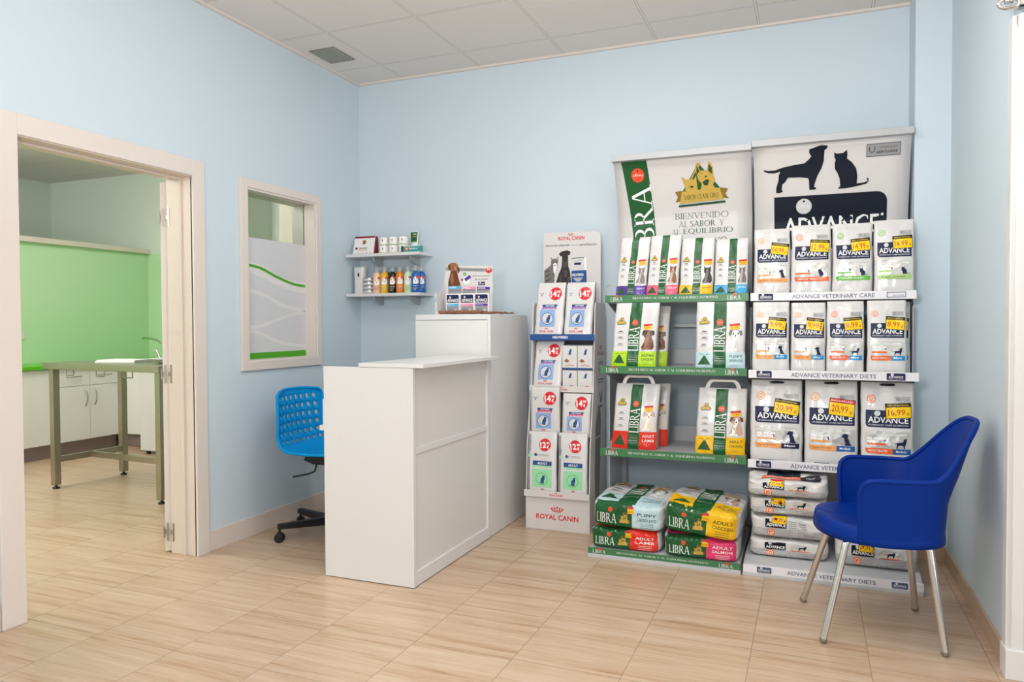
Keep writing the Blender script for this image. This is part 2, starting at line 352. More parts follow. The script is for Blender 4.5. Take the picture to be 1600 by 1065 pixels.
# ------------------------------------------------------------------ room shell
H = 2.99
struct(M().box(-5.75, 6.2, -7.2, 1.9, -.1, 0).build('floor', 'floor_tile'))
struct(M().box(-5.75, 6.2, -7.2, 1.9, H, H+.1).build('ceiling', 'ceiling_tile'))
w = M()
for y0, y1, z0, z1 in ((-7.2, -2.555, 0, H), (-2.555, -1.58, 2.05, H), (-1.58, -1.187, 0, H), (-1.187, -.54, 0, 1.025), (-1.187, -.54, 2.055, H), (-.54, 0, 0, H)):
    w.box(-.17, 0, y0, y1, z0, z1)
struct(w.build('wall_left', 'wall_blue'))
struct(M().box(-.17, 4.0, 0, .15, 0, H).build('wall_back', 'wall_blue'))
struct(M().box(3.562, 4.0, -.26, 0, 0, H).build('wall_pilaster', 'wall_blue'))
struct(M().box(3.727, 4.0, -1.53, -.26, 0, H).build('wall_right', 'wall_blue'))
struct(M().box(4.0, 6.2, -1.5, -1.4, 0, H).build('wall_front', 'wall_blue'))
struct(M().box(3.99, 4.0, -1.53, -1.52, 2.33, H).build('wall_lintel', 'wall_blue'))
# exam room shell
m = M(); m.box(-5.75, -.17, 1.72, 1.85, 0, 2.06, 1); m.box(-5.75, -.17, 1.72, 1.85, 2.06, H, 0)
struct(m.build('wall_exam_back', ['wall_white', 'wall_green']))
struct(M().box(-.17, 0, .15, 1.85, 0, H).build('wall_exam_side', 'wall_white'))
struct(M().box(-5.75, -5.62, -4.2, 1.72, 0, H).build('wall_exam_far', 'wall_white'))
struct(M().box(-5.75, -.17, -4.3, -4.2, 0, H).build('wall_exam_front', 'wall_white'))
m = M(); m.box(-4.15, -4.03, -4.2, 1.72, 0, 2.06)
part = struct(m.build('wall_partition', 'wall_green'))
struct(bx('trim_ledge', 'trim_cream', None, (-4.18, -3.98, -4.2, 1.715, 2.06, 2.112)))
struct(M().box(-2.62, -2.25, 1.35, 1.72, 1.4, H).build('wall_duct', 'wall_white'))
struct(M().box(-1.9, -1.2, 1.42, 1.72, 1.4, H).build('wall_duct_box', 'trim_cream'))
# skirting
m = M(); m.box(0, .014, -7.2, -2.64, 0, .112); m.box(0, .014, -1.515, -.005, 0, .112)
struct(m.build('baseboard_left', 'trim_cream', bevel=.002))
m = M(); m.box(.014, 3.562, -.012, 0, 0, .08); struct(m.build('baseboard_back', 'skirting_tile'))
m = M(); m.box(3.55, 3.727, -.272, -.26, 0, .08); m.box(3.55, 3.562, -.26, -.012, 0, .08)
for i in range(4): y = -.272-.32*i; m.box(3.715, 3.727, max(y-.317, -1.525), y, 0, .08)
struct(m.build('baseboard_right', 'skirting_tile', bevel=.001))
m = M(); m.box(0, .022, -7.2, 0, H-.014, H); m.box(.022, 3.562, -.022, 0, H-.014, H)
struct(m.build('trim_ceiling', 'trim_white'))

# doorway between the rooms: casing with a narrow inner bead, jamb lining, leaf swung away with three hinges
def doorway():
    e = bpy.data.objects.new('door_1', None); C.objects.link(e); e['kind'] = 'structure'
    m = M(); yl, yr, zt = -2.535, -1.60, 2.035
    for a, b in ((-2.637, -2.535), (-1.60, -1.518)): m.box(0, .022, a, b, 0, 2.128)
    m.box(0, .022, -2.535, -1.60, zt+.005, 2.128)
    m.build('casing', 'trim_white', e, bevel=.003)
    m = M(); m.box(-.17, .012, yr, yr+.02, 0, zt+.02); m.box(-.17, .012, yl-.02, yl, 0, zt+.02); m.box(-.17, .012, yl, yr, zt, zt+.02)
    m.box(-.075, -.06, yr-.012, yr, 0, zt); m.box(-.075, -.06, yl, yl+.012, 0, zt); m.box(-.075, -.06, yl+.012, yr-.012, zt-.012, zt)
    m.build('jamb_lining', 'trim_cream', e, bevel=.002)
    L = bpy.data.objects.new('door_leaf', None); C.objects.link(L); L.parent = e; L.location = (-.187, -1.597, 0); L.rotation_euler = (0, 0, math.radians(-52))
    # leaf runs along local -x; edge faces the shop
    bx('leaf_panel', 'trim_white', L, (-.86, -.004, -.022, .022, .008, 2.02), bevel=.002)
    for z in (.115, .98, 1.83):
        h = M(); h.tube([(.008, -.024, z-.03), (.008, -.024, z+.03)], .0045, 10); h.box(.0005, .008, -.0255, -.0225, z-.012, z+.012)
        h.box(.0002, .0022, -.012, -.001, z-.05, z+.05); h.box(.0002, .0022, -.024, -.012, z-.012, z+.012)
        h.build('hinge', 'steel', L)
        g = M(); g.box(-.158, -.147, yr-.0022, yr-.0002, z-.05, z+.05); g.box(-.172, -.158, yr-.0022, yr-.0002, z-.012, z+.012); g.build('hinge_plate', 'steel', e)
doorway()

# interior window with wave film
def window():
    e = bpy.data.objects.new('window_1', None); C.objects.link(e); e['kind'] = 'structure'
    a, b, z0, z1 = -1.187, -.54, 1.03, 2.05
    m = M(); m.box(0, .02, -1.243, a, .976, 2.1); m.box(0, .02, b, -.492, .976, 2.1); m.box(0, .02, a, b, z1, 2.1); m.box(0, .02, a, b, .976, z0)
    m.build('window_frame', 'trim_white', e, bevel=.003)
    m = M(); m.box(-.17, .012, a-.001, a+.012, z0, z1); m.box(-.17, .012, b-.012, b+.001, z0, z1); m.box(-.17, .012, a+.012, b-.012, z1-.012, z1); m.box(-.17, .012, a+.012, b-.012, z0-.002, z0+.008)
    m.build('window_reveal', 'trim_white', e)
    y0, y1 = a+.012, b-.012
    bx('window_pane', 'glass', e, (-.078, -.072, y0, y1, z0+.008, z1-.012), bevel=0)
    def curve(pts, n=24):
        out = []
        for i in range(n+1):
            y = y0+(y1-y0)*i/n; k = [p for p in pts]
            # Catmull-Rom through the measured points
            if y <= k[0][0]: out.append((y, k[0][1])); continue
            if y >= k[-1][0]: out.append((y, k[-1][1])); continue
            j = max(q for q in range(len(k)-1) if k[q][0] <= y); t = (y-k[j][0])/(k[j+1][0]-k[j][0])
            P = [k[max(j-1, 0)][1], k[j][1], k[j+1][1], k[min(j+2, len(k)-1)][1]]
            out.append((y, .5*(2*P[1]+(P[2]-P[0])*t+(2*P[0]-5*P[1]+4*P[2]-P[3])*t*t+(3*P[1]-P[0]-3*P[2]+P[3])*t**3)))
        return out
    f = M(); names = ['film_grey', 'film_light', 'film_green']
    f.box(-.0715, -.0705, y0, y1, z0+.008, 1.774, 0)
    def band(top, bot, mi, x):
        A, B = curve(top), curve(bot); n = len(A)
        f.add([(x, *p) for p in A]+[(x, *p) for p in B], [(i, i+1, n+i+1, n+i) for i in range(n-1)], mi)
    band([(-1.1, 1.632), (-.97, 1.612), (-.847, 1.566), (-.699, 1.531), (-.541, 1.524)], [(-1.1, 1.557), (-1.005, 1.545), (-.866, 1.504), (-.7, 1.466), (-.543, 1.453)], 1, -.0702)
    band([(-1.1, 1.615), (-.97, 1.6), (-.847, 1.56), (-.68, 1.52), (-.542, 1.51)], [(-1.1, 1.597), (-.987, 1.585), (-.848, 1.542), (-.68, 1.503), (-.542, 1.492)], 2, -.0699)
    for c in ([(-1.1, 1.45), (-1.007, 1.442), (-.904, 1.413), (-.796, 1.373), (-.664, 1.349), (-.545, 1.343)], [(-1.103, 1.23), (-1.028, 1.232), (-.942, 1.247), (-.816, 1.281), (-.684, 1.312), (-.545, 1.327)], [(-1.1, 1.208), (-1.012, 1.198), (-.891, 1.157), (-.782, 1.127), (-.668, 1.111), (-.549, 1.104)]):
        band([(y, z+.011) for y, z in c], [(y, z-.011) for y, z in c], 1, -.0702)
    f.box(-.0705, -.07, y0, y1, z0+.008, 1.075, 2)
    f.build('window_film', names, e)
window()

# white entrance frame on the near end of the side wall, with its chrome rail above
def entrance():
    e = bpy.data.objects.new('door_2', None); C.objects.link(e); e['kind'] = 'structure'
    m = M(); m.box(3.708, 3.735, -1.59, -1.53, .1, 2.3); m.box(3.722, 3.76, -1.605, -1.53, .1, 2.3)
    m.build('frame_moulding', 'lam_white', e, bevel=.004)
    bx('plinth_block', 'lam_white', e, (3.704, 3.79, -1.615, -1.53, 0, .105), bevel=.003)
    bx('door_panel', 'lam_white', e, (3.76, 4.7, -1.585, -1.54, .01, 2.26))
    bx('frame_head', 'lam_white', e, (3.722, 4.8, -1.6, -1.53, 2.262, 2.3))
entrance()
t = thing('door_rail', 'chrome rail with rounded end over the white entrance frame', 'rail', (3.735, -1.62, 2.335))
m = M(); m.tube([(0, 0, 0), (.9, 0, 0)], .011, 14); m.build('rail_tube', 'chrome', t)
m = M(); m.tube([(-.045+.03*math.cos(a), -.002, -.002+.017*math.sin(a)) for a in [2*PI*i/20 for i in range(20)]], .007, 10, closed=True); m.lathe([(.0, -.006), (.014, -.006), (.014, .006), (0, .006)], (-.045, 0, .004), 16)
m.build('end_finial', 'chrome', t)
bx('bracket', 'chrome', t, (-.012, .012, .0, .09, -.012, .012))

# ceiling vent
t = thing('ceiling_vent', 'small grey metal ceiling vent with slats near the wall corner', 'vent', (.184, -.577, H))
m = M(); a, b = .095, .118
for q in ((-a, a, -b, -b+.02), (-a, a, b-.02, b), (-a, -a+.02, -b+.02, b-.02), (a-.02, a, -b+.02, b-.02)): m.box(*q, -.008, -.0005)
m.build('vent_frame', 'steel', t, bevel=.002)
bx('duct_back', 'shadowgrey', t, (-a+.02, a-.02, -b+.02, b-.02, -.0025, -.001), bevel=0)
for i in range(7):
    x = -.066+.022*i; m = M(); m.prism([(x-.008, -.0085), (x+.005, -.0035), (x+.0065, -.0045), (x-.0065, -.0095)], 1, -b+.02, b-.02); m.build('slat', 'steel', t)
for v in m.v[:0]: pass

# ------------------------------------------------------------------ reception desk and tall cabinet
t = thing('reception_desk', 'white laminate reception desk with raised counter ledge', 'desk', (1.095, -1.14, 0))
X = lambda x: x-1.095
Yd = lambda y: y+1.14
def dbox(name, mt, *b, bevel=.0015): return bx(name, mt, t, *[(X(q[0]), X(q[1]), Yd(q[2]), Yd(q[3]), q[4], q[5]) for q in b], bevel=bevel)
e = dbox('end_panel', 'lam_white', (.843, 1.345, -1.6, -1.578, .004, 1.04))
for z in (1.005, .69): m = M(); m.tube([(X(1.318), Yd(-1.6005), z), (X(1.318), Yd(-1.6022), z)], .011, 18); m.build('cam_cap', 'lam_white', e)
dbox('front_panel', 'lam_grey', (1.318, 1.332, -1.578, -.735, .07, .63))
dbox('upper_front_panel', 'lam_grey', (1.318, 1.330, -1.578, -.735, .66, 1.04))
dbox('front_rail', 'lam_white', (1.318, 1.338, -1.578, -.735, .63, .66))
dbox('bottom_rail', 'lam_white', (1.318, 1.343, -1.578, -.705, .004, .07))
dbox('corner_post', 'lam_white', (1.318, 1.343, -.735, -.705, .07, 1.04))
dbox('counter_top', 'lam_white', (1.048, 1.402, -1.602, -.71, 1.041, 1.06))
dbox('work_surface', 'lam_white', (.80, 1.318, -1.578, -.705, .72, .745))
dbox('keyboard_stop', 'lam_white', (.818, .84, -1.575, -1.55, .745, .875))
t = thing('tall_cabinet', 'tall white laminate cabinet against the back wall', 'cabinet', (1.087, -.375, 0))
m = M(); m.box(-.249, .249, -.285, .285, .004, 1.268); m.build('carcass', 'lam_white', t, bevel=.0015)
bx('top_panel', 'lam_white', t, (-.249, .252, -.294, .29, 1.27, 1.302))
bx('front_panel', 'lam_white', t, (-.247, .232, -.303, -.286, .06, 1.266))
bx('side_panel', 'lam_white', t, (.234, .253, -.308, .29, .003, 1.3))

# office chair behind the desk
def office_chair():
    t = thing('office_chair', 'bright sky blue perforated swivel chair behind the reception desk', 'chair', (.425, -.972, 0), 0)
    prof = [(-.225, .862), (-.215, .80), (-.206, .73), (-.2, .66), (-.188, .595), (-.155, .538), (-.1, .505), (-.02, .49), (.08, .488), (.17, .492), (.235, .487), (.262, .465)]
    cum = [0]
    for p, q in zip(prof, prof[1:]): cum.append(cum[-1]+math.dist(p, q))
    Lp = cum[-1]
    def at(d):
        d = min(max(d, 0), Lp-1e-6); j = max(i for i in range(len(cum)-1) if cum[i] <= d); u = (d-cum[j])/(cum[j+1]-cum[j])
        P = [prof[max(j-1, 0)], prof[j], prof[j+1], prof[min(j+2, len(prof)-1)]]
        return tuple(.5*(2*P[1][k]+(P[2][k]-P[0][k])*u+(2*P[0][k]-5*P[1][k]+4*P[2][k]-P[3][k])*u*u+(3*P[1][k]-P[0][k]-3*P[2][k]+P[3][k])*u**3) for k in (0, 1))
    def S(a, d):                    # a across -1..1, d along the profile in metres
        x, z = at(d); k = d/Lp
        wd = .205+.03*math.sin(min(1, k*1.7)*PI/2); top = max(0, 1-d/.05); wd -= .022*top*top; wd -= .03*max(0, (k-.85)/.15)**2
        cv = abs(a)**2.4
        back = max(0, min(1, (.62-k)/.35)); seat = 1-back
        return Vector((x-.028+.055*cv*back, a*wd-.03, z+.028*cv*seat-.012*top*cv))
    m = M(); nc, dr = 8, .052
    def cell(a0, a1, d0, d1, hole):
        if not hole:
            vs = [S(a0+(a1-a0)*i/2, d0+(d1-d0)*j/2) for j in range(3) for i in range(3)]
            m.add(vs, [(j*3+i, j*3+i+1, (j+1)*3+i+1, (j+1)*3+i) for j in range(2) for i in range(2)], 0, True); return
        n = 16; out = []; inn = []
        for q in range(n):
            ang = 2*PI*q/n+PI/4; c, s = math.cos(ang), math.sin(ang); k = 1/max(abs(c), abs(s))
            out.append(S((a0+a1)/2+(a1-a0)/2*c*k, (d0+d1)/2+(d1-d0)/2*s*k)); inn.append(S((a0+a1)/2+(a1-a0)/2*c*hole, (d0+d1)/2+(d1-d0)/2*s*hole))
        m.add(out+inn, [(q, (q+1) % n, n+(q+1) % n, n+q) for q in range(n)], 0, True)
    rows = [0, .028]+[.028+dr*i for i in range(1, 7)]; edge = .86
    ca = [-1, -.95]+[-edge+2*edge*i/nc for i in range(nc+1)]+[.95, 1]
    d = rows[:]
    while d[-1] < Lp-.03: d.append(d[-1]+.042)
    d[-1] = Lp
    for j in range(len(d)-1):
        for i in range(len(ca)-1):
            inside = 2 <= i < len(ca)-3
            hole = .56 if (inside and 1 <= j <= 6) else (.38 if inside and j in (12, 14) and i % 2 == 0 else 0)
            cell(ca[i], ca[i+1], d[j], d[j+1], hole)
    sh = m.build('shell', 'sky_shell', t, weld=True)
    so = sh.modifiers.new('thick', 'SOLIDIFY'); so.thickness = .007; so.offset = 0
    # rolled rim all round
    rim = [S(-1, Lp*i/30) for i in range(31)] + [S(-1+2*i/14, Lp) for i in range(1, 14)] + [S(1, Lp*(1-i/30)) for i in range(31)] + [S(1-2*i/14, 0) for i in range(1, 14)]
    m = M(); m.tube(rim, .0085, 8, closed=True); m.build('rim', 'sky_shell', t)
    m = M(); m.prism([(-.13, .445), (-.11, .478), (.13, .478), (.12, .44), (.06, .425), (-.06, .425)], 1, -.085, .085); m.build('seat_mechanism', 'black_plastic', t, bevel=.004)
    m = M(); m.tube([(-.03, -.05, .435), (-.035, -.09, .425), (-.038, -.1, .39), (-.06, -.13, .378), (-.14, -.17, .362)], .0055, 8); m.build('lever', 'black_plastic', t)
    m = M(); m.lathe([(.014, .2), (.014, .43)], n=16); m.lathe([(.026, .06), (.026, .27), (.02, .275)], n=18); m.build('gas_column', 'black_plastic', t)
    m = M(); m.lathe([(.045, .055), (.045, .105), (.03, .115)], n=20)
    hub = m.build('base_hub', 'black_plastic', t)
    for k in range(5):
        a = math.radians(163+72*k); c, s = math.cos(a), math.sin(a); n = Vector((-s, c, 0))
        m = M()
        A = [Vector((c*.03, s*.03, 0)), Vector((c*.315, s*.315, 0))]; vs = []
        for p, (wd, z0, z1) in zip(A, ((.024, .062, .108), (.017, .075, .103))):
            vs += [p-n*wd+Vector((0, 0, z0)), p+n*wd+Vector((0, 0, z0)), p+n*wd+Vector((0, 0, z1)), p-n*wd+Vector((0, 0, z1))]
        m.add(vs, [(0, 3, 2, 1), (4, 5, 6, 7), (0, 1, 5, 4), (1, 2, 6, 5), (2, 3, 7, 6), (3, 0, 4, 7)])
        m.build('base_leg', 'black_plastic', t, bevel=.003)
        m = M(); q = Vector((c*.305, s*.305, 0)); m.lathe([(.008, .05), (.008, .08)], (q.x, q.y, 0), 10)
        ra = a+.9; ax = Vector((math.cos(ra), math.sin(ra), 0)); ctr = q+Vector((0, 0, .026))
        for sg in (-1, 1): m.tube([ctr+ax*(sg*.006), ctr+ax*(sg*.0075), ctr+ax*(sg*.02), ctr+ax*(sg*.0235)], [.024, .026, .026, .02], 18)
        m.tube([ctr-ax*.012, ctr+ax*.012], .010, 10); m.box(q.x-.012, q.x+.012, q.y-.012, q.y+.012, .036, .054)
        m.build('caster', 'black_plastic', t)
office_chair()

# royal blue tub chair
def tub_chair():
    t = thing('armchair', 'royal blue moulded plastic tub armchair with four chrome legs', 'chair', (3.305, -1.295, 0), math.radians(186.8))
    cx = -.02
    def se(th, rx, ry, n=2.7):
        c, s = math.cos(th), math.sin(th); return cx-rx*math.copysign(abs(c)**(2/n), c), ry*math.copysign(abs(s)**(2/n), s)
    TM = math.radians(111)
    def rimz(th):
        a = abs(th); back = .5+.5*math.cos(PI*min(1, (a/1.12)**1.25)); z = .652+.212*back
        end = max(0, (a-(TM-.24))/.24); z -= .055*(1-math.sqrt(max(0, 1-end*end)))
        return z
    zb = .405
    def W(th, k):                  # wall: k 0 bottom .. 1 rim
        z = zb+(rimz(th)-zb)*k; u = (z-zb)/.25
        rx, ry = .222+.016*min(u, 1), .232+.032*min(u, 1)**1.3
        x, y = se(th, rx, ry)
        bk = max(0, math.cos(th))**.8; over = max(0, z-.56)
        x -= bk*(over*.26+over*over*.25); y *= 1-.1*max(0, z-.70)/.2
        return Vector((x, y, z))
    m = M(); nt, nk = 96, 22
    m.grid(lambda u, v: W(-TM+2*TM*u, v), nt, nk)
    sh = m.build('tub_shell', 'blue_shell', t); so = sh.modifiers.new('thick', 'SOLIDIFY'); so.thickness = .009; so.offset = 0
    m = M(); q = [W(-TM, .02+.97*i/18) for i in range(19)]+[W(-TM+2*TM*i/nt, 1) for i in range(1, nt)]+[W(TM, 1-.97*i/18-.01) for i in range(19)]
    m.tube(q, .0095, 10); m.build('rolled_rim', 'blue_shell', t)
    # seat pan with turned-down front lip
    def seat(u, v):
        ph = 2*PI*u; c, s = math.cos(ph), math.sin(ph)
        rx = .218 if c < 0 else .228; ex = 2.7 if c < 0 else 2.4
        bxx, by = cx+rx*math.copysign(abs(c)**(2/ex), c), .226*math.copysign(abs(s)**(2/ex), s)
        front = max(0, c)
        if v <= .7: k = v/.7; z = .452-.014*(1-k*k)+.012*front*k**3
        else:
            k = 1; f = (v-.7)/.3; an = f*PI/2; z = .452+.012*front-.058*f*f*(1.2-.2*f)
            k = 1+.05*math.sin(an)
        return Vector((cx+(bxx-cx)*k*.975, by*k*.975, z))
    m = M(); m.grid(seat, 72, 16); s2 = m.build('seat', 'blue_shell', t); so = s2.modifiers.new('thick', 'SOLIDIFY'); so.thickness = .008; so.offset = -1
    bx('underframe', 'black_plastic', t, (-.17, .13, -.12, -.09, .395, .42), (-.17, .13, .09, .12, .395, .42), (-.06, -.03, -.12, .12, .395, .42), bevel=.002)
    for pts in ([(.08, -.1, .418), (.118, -.135, .412), (.138, -.15, .38), (.238, -.216, .012)], [(.08, .1, .418), (.108, .15, .412), (.125, .16, .38), (.212, .211, .012)],
                [(-.1, -.1, .415), (-.15, -.15, .41), (-.168, -.168, .38), (-.215, -.225, .012)], [(-.1, .1, .415), (-.15, .15, .412), (-.172, .165, .375), (-.21, .222, .012)]):
        P = [Vector(p) for p in pts]
        sm = [P[0], P[0].lerp(P[1], .6), P[1], P[1].lerp(P[2], .5)*.8+(P[1]+P[2])*.1, P[2], P[2].lerp(P[3], .15), P[3]]
        m = M(); m.tube(sm, .0135, 16); leg = m.build('leg', 'chrome', t)
        d = (P[3]-P[2]).normalized(); m = M(); m.tube([P[3]-d*.006, P[3]+d*.004, P[3]+d*.011], [.0145, .0145, .008], 14); m.build('foot_cap', 'chrome_dark', leg)
tub_chair()

# ------------------------------------------------------------------ exam room furniture
def bow(m, p, q, out, r=.005, n=10):
    p, q, out = Vector(p), Vector(q), Vector(out); m.tube([p+(q-p)*i/n+out*math.sin(PI*i/n)**.7 for i in range(n+1)], r, 8)
def exam_units():
    # run along the partition: plain corner unit and a two-drawer, two-door unit
    t = thing('base_cabinet', 'plain white base cabinet under the green worktop, beside the doorway casing', 'cabinet', (-3.76, -.7, 0))
    bx('carcass', 'cab_white', t, (-.26, .24, -.9, .903, .13, .835)); bx('door', 'cab_white', t, (.241, .26, -.9, .903, .135, .832)); bx('kick_plate', 'kick', t, (.17, .2, -.9, .903, .002, .13))
    t = thing('base_cabinet', 'white base cabinet with two drawers over two doors, seen between the steel table legs', 'cabinet', (-3.76, .54, 0))
    bx('carcass', 'cab_white', t, (-.26, .24, -.335, .335, .13, .835)); bx('kick_plate', 'kick', t, (.17, .2, -.335, .335, .002, .13))
    for s in (-1, 1):
        a, b = (-.333, -.002) if s < 0 else (.002, .333)
        d = bx('drawer', 'cab_white', t, (.241, .26, a, b, .662, .832)); m = M(); bow(m, (.262, (a+b)/2-.08, .752), (.262, (a+b)/2+.08, .752), (.03, 0, 0)); m.build('handle', 'chrome_dark', d)
        d = bx('door', 'cab_white', t, (.241, .26, a, b, .135, .657)); m = M(); y = -.05 if s < 0 else .05; bow(m, (.262, y, .46), (.262, y, .62), (.03, 0, 0)); m.build('handle', 'chrome_dark', d)
    t = thing('base_cabinet', 'white corner base cabinet with one upright bow handle, beside the small white appliance', 'cabinet', (-3.22, 1.3, 0))
    bx('carcass', 'cab_white', t, (-.275, .275, -.4, .4, .13, .835)); bx('kick_plate', 'kick', t, (-.275, .275, -.36, -.33, .002, .13))
    d = bx('door', 'cab_white', t, (-.2, .273, -.42, -.401, .135, .832)); m = M(); bow(m, (.19, -.421, .6), (.19, -.421, .76), (0, -.03, 0)); m.build('handle', 'chrome_dark', d)
    m = M(); m.box(-4.028, -3.47, -1.6, 1.715, .838, .872); m.box(-3.47, -2.3, .86, 1.715, .838, .872)
    tag(m.build('worktop', 'worktop_green', bevel=.003), 'bright green worktop running round the exam room corner', 'worktop')
    t = thing('refrigerator', 'small white appliance on black feet beside the exam room corner cabinet', 'appliance', (-2.64, .92, 0))
    bx('body', 'lam_white', t, (-.29, .29, -.27, .3, .03, .83)); bx('door', 'lam_white', t, (-.29, .29, -.3, -.272, .04, .82), bevel=.004)
    for x in (-.24, .24): m = M(); m.lathe([(.02, .0), (.02, .03)], (x, -.25, 0), 12); m.build('foot', 'black_plastic', t)
    m = M(); m.box(.23, .25, -.315, -.3, .6, .75); m.build('handle', 'chrome_dark', t)
    t = thing('sink_tap', 'curved chrome tap at the exam room sink', 'tap', (-3.42, 1.4, .872))
    m = M(); m.lathe([(.026, 0), (.026, .012), (.016, .02), (.016, .06), (.011, .065)], n=16); m.build('tap_base', 'chrome', t)
    m = M(); m.tube([(0, 0, .05), (-.005, 0, .1), (-.04, 0, .16), (-.12, -.01, .21), (-.22, -.015, .228), (-.315, -.02, .232), (-.325, -.02, .222)], .0115, 12); m.build('spout', 'chrome', t)
    m = M(); m.tube([(-.06, -.03, .0), (-.075, -.03, .05), (-.11, -.035, .1)], [.014, .012, .008], 10); m.build('lever', 'chrome', t)
    t = thing('wall_socket', 'white wall socket on the green partition', 'socket', (-4.03, .21, 1.155))
    bx('plate', 'lam_white', t, (.0005, .01, -.055, .055, -.042, .042), bevel=.003)
    m = M(); m.tube([(.0095, 0, 0), (.012, 0, 0)], .024, 20); m.build('outlet_well', 'light', t)
    for y in (-.009, .009): m = M(); m.tube([(.0115, y, 0), (.0125, y, 0)], .003, 8); m.build('contact', 'black', t)
exam_units()
def exam_table():
    hx, hy, z = .6335, .34, .965
    t = thing('examination_table', 'stainless steel examination table on square legs in the green room', 'table', (-1.68, -.472, 0), math.radians(-3.47))
    bx('table_top', 'steel', t, (-hx, hx, -hy, hy, z-.048, z), bevel=.004)
    for sx in (-1, 1):
        for sy in (-1, 1):
            cx, cy = sx*(hx-.055), sy*(hy-.055)
            l = bx('leg', 'steel', t, (cx-.025, cx+.025, cy-.025, cy+.025, .03, z-.049))
            m = M(); m.lathe([(.024, .001), (.026, .012), (.01, .016), (.01, .03)], (cx, cy, 0), 14); m.build('foot', 'black_plastic', l)
    for sx in (-1, 1): cx = sx*(hx-.055); bx('side_rail', 'steel', t, (cx-.015, cx+.015, -hy+.08, hy-.08, .2, .245))
    bx('cross_rail', 'steel', t, (-hx+.07, hx-.07, -.015, .015, .2, .245))
    for sx in (-1, 1): m = M(); m.lathe([(.017, 0), (.017, .004)], (sx*(hx-.055), 0, .245), 14); m.build('rail_joint', 'chrome_dark', t)
    for cx in (-.34, .0, .30):
        m = M(); m.tube([(cx-.045, -hy+.02, z-.05), (cx-.045, -hy+.02, z-.085), (cx-.04, -hy+.02, z-.09), (cx+.04, -hy+.02, z-.09), (cx+.045, -hy+.02, z-.085), (cx+.045, -hy+.02, z-.05)], .004, 8); m.build('tie_loop', 'chrome_dark', t)
exam_table()
m = M(); m.box(-.16, .16, -.11, .11, 0, .012); m.box(-.15, .165, -.105, .112, .012, .02)
tag(m.build('paper_pad', 'paper_white', loc=(-1.78, -.52, .966), rz=.25, bevel=.001), 'low white pad of papers lying on the steel table', 'papers')
def dish():
    m = M(); m.lathe([(.12, 0), (.15, .006), (.2, .03), (.21, .034), (.2, .034), (.148, .012), (.0, .009)], n=36, sx=1.15, sy=.9)
    tag(m.build('white_tray', 'lam_white', loc=(-1.27, -.46, .966)), 'shallow white oval tray on the steel table beside the door hinges', 'tray')
dish()

# ------------------------------------------------------------------ packs: rounded sacks and pouches, print wrapped on their faces
def fnoise(x, y, z): return noise.noise(Vector((x, y, z)))
def pouch_shape(w, h, D, seed, lean=0, sh=0, amp=.0045, top=.004, e=.62):
    r = random.Random(seed); k1, k2, k3 = r.uniform(0, 50), r.uniform(0, 50), r.uniform(0, 50)
    def thick(v): return (top + (D/2-top)*max(0, 1-v**2.3)**.75)*(.9+.1*min(1, v/.06))
    def wid(v): return 1-.035*math.sin(PI*v)*(.5+.5*math.sin(k1+3*v)) - .02*max(0, (v-.75)/.25)
    def sx(u, v): return u*w/2*wid(v)+sh*v+.003*fnoise(k1, v*5, 0)
    def wr(u, v, side):
        x, z = u*w/2, v*h
        a = fnoise(x*14+k1, z*11, k2+side)*amp; c = abs(fnoise(x*24+k3, z*17, k1+side)); cr = (.5-c)*amp*1.3
        edge = 1-.5*abs(u)**4
        return (a+cr*(.4+.6*abs(2*v-1)))*edge
    def S(u, v, side=-1):
        t = thick(v); p = (1-abs(u)**3)**.5*(1-e)+e if abs(u) < 1 else e
        return Vector((sx(u, v), side*(t*p+wr(u, v, side))+lean*v, v*h))
    return S
def page_map(S, w, h):
    def F(x, z, o):
        u, v = max(-.995, min(.995, 2*x/w)), max(.002, min(.998, z/h)); p = S(u, v); d = .02
        a = S(min(u+d, 1), v)-S(max(u-d, -1), v); b = S(u, min(v+d, 1))-S(u, max(v-d, 0)); n = a.cross(b).normalized()
        if n.y > 0: n = -n
        return p+n*o
    return F
def pouch(name, mats, S, gus=.45, nu=22, nv=30):
    m = M(); loops = []
    for j in range(nv+1):
        v = j/nv; L = [S(-1+2*i/nu, v) for i in range(nu+1)]; B = [S(1-2*i/10, v, 1) for i in range(11)]
        def mid(a, b, sg): q = (a+b)/2; d = (b-a).length; q.x -= sg*d*gus*.5; return q
        loops.append(L+[mid(L[-1], B[0], 1)]+B+[mid(B[-1], L[0], -1)])
    n = len(loops[0]); m.add([p for L in loops for p in L], [(j*n+i, j*n+(i+1) % n, (j+1)*n+(i+1) % n, (j+1)*n+i) for j in range(nv) for i in range(n)], 0, True)
    m.add(loops[0], [tuple(range(n))[::-1]]); m.add(loops[-1], [tuple(range(n))])
    return m.build(name, mats)
def price_flag(S, w, h, fx, fz, fw, fh, txt, deg=-4, top='black', body='tagyellow', ink='tagred', red=False):
    pg = Page(w, h).turn(fx+fw/2, fz+fh/2, deg)
    pg.rect(fx-.012, fz-.006, fx+fw+.012, fz+fh+.006, 'black', 5)
    pg.rect(fx, fz, fx+fw, fz+fh*.76, body, 6); pg.rect(fx, fz+fh*.79, fx+fw, fz+fh, 'crimson' if red else top, 6)
    pg.text('PRECIO ESPECIAL' if not red else 'NOVEDAD', fx+.06*fw, fz+fh*.83, fw*.88, fh*.11, 'tagyellow' if not red else 'white', 7)
    pg.text(txt, fx+.08*fw, fz+fh*.13, fw*.68, fh*.48, ink, 7); pg.text('€', fx+.83*fw, fz+fh*.13, fw*.11, fh*.22, ink, 7)
    return pg.build('price_tag', page_map(S, w, h), off=.0016)

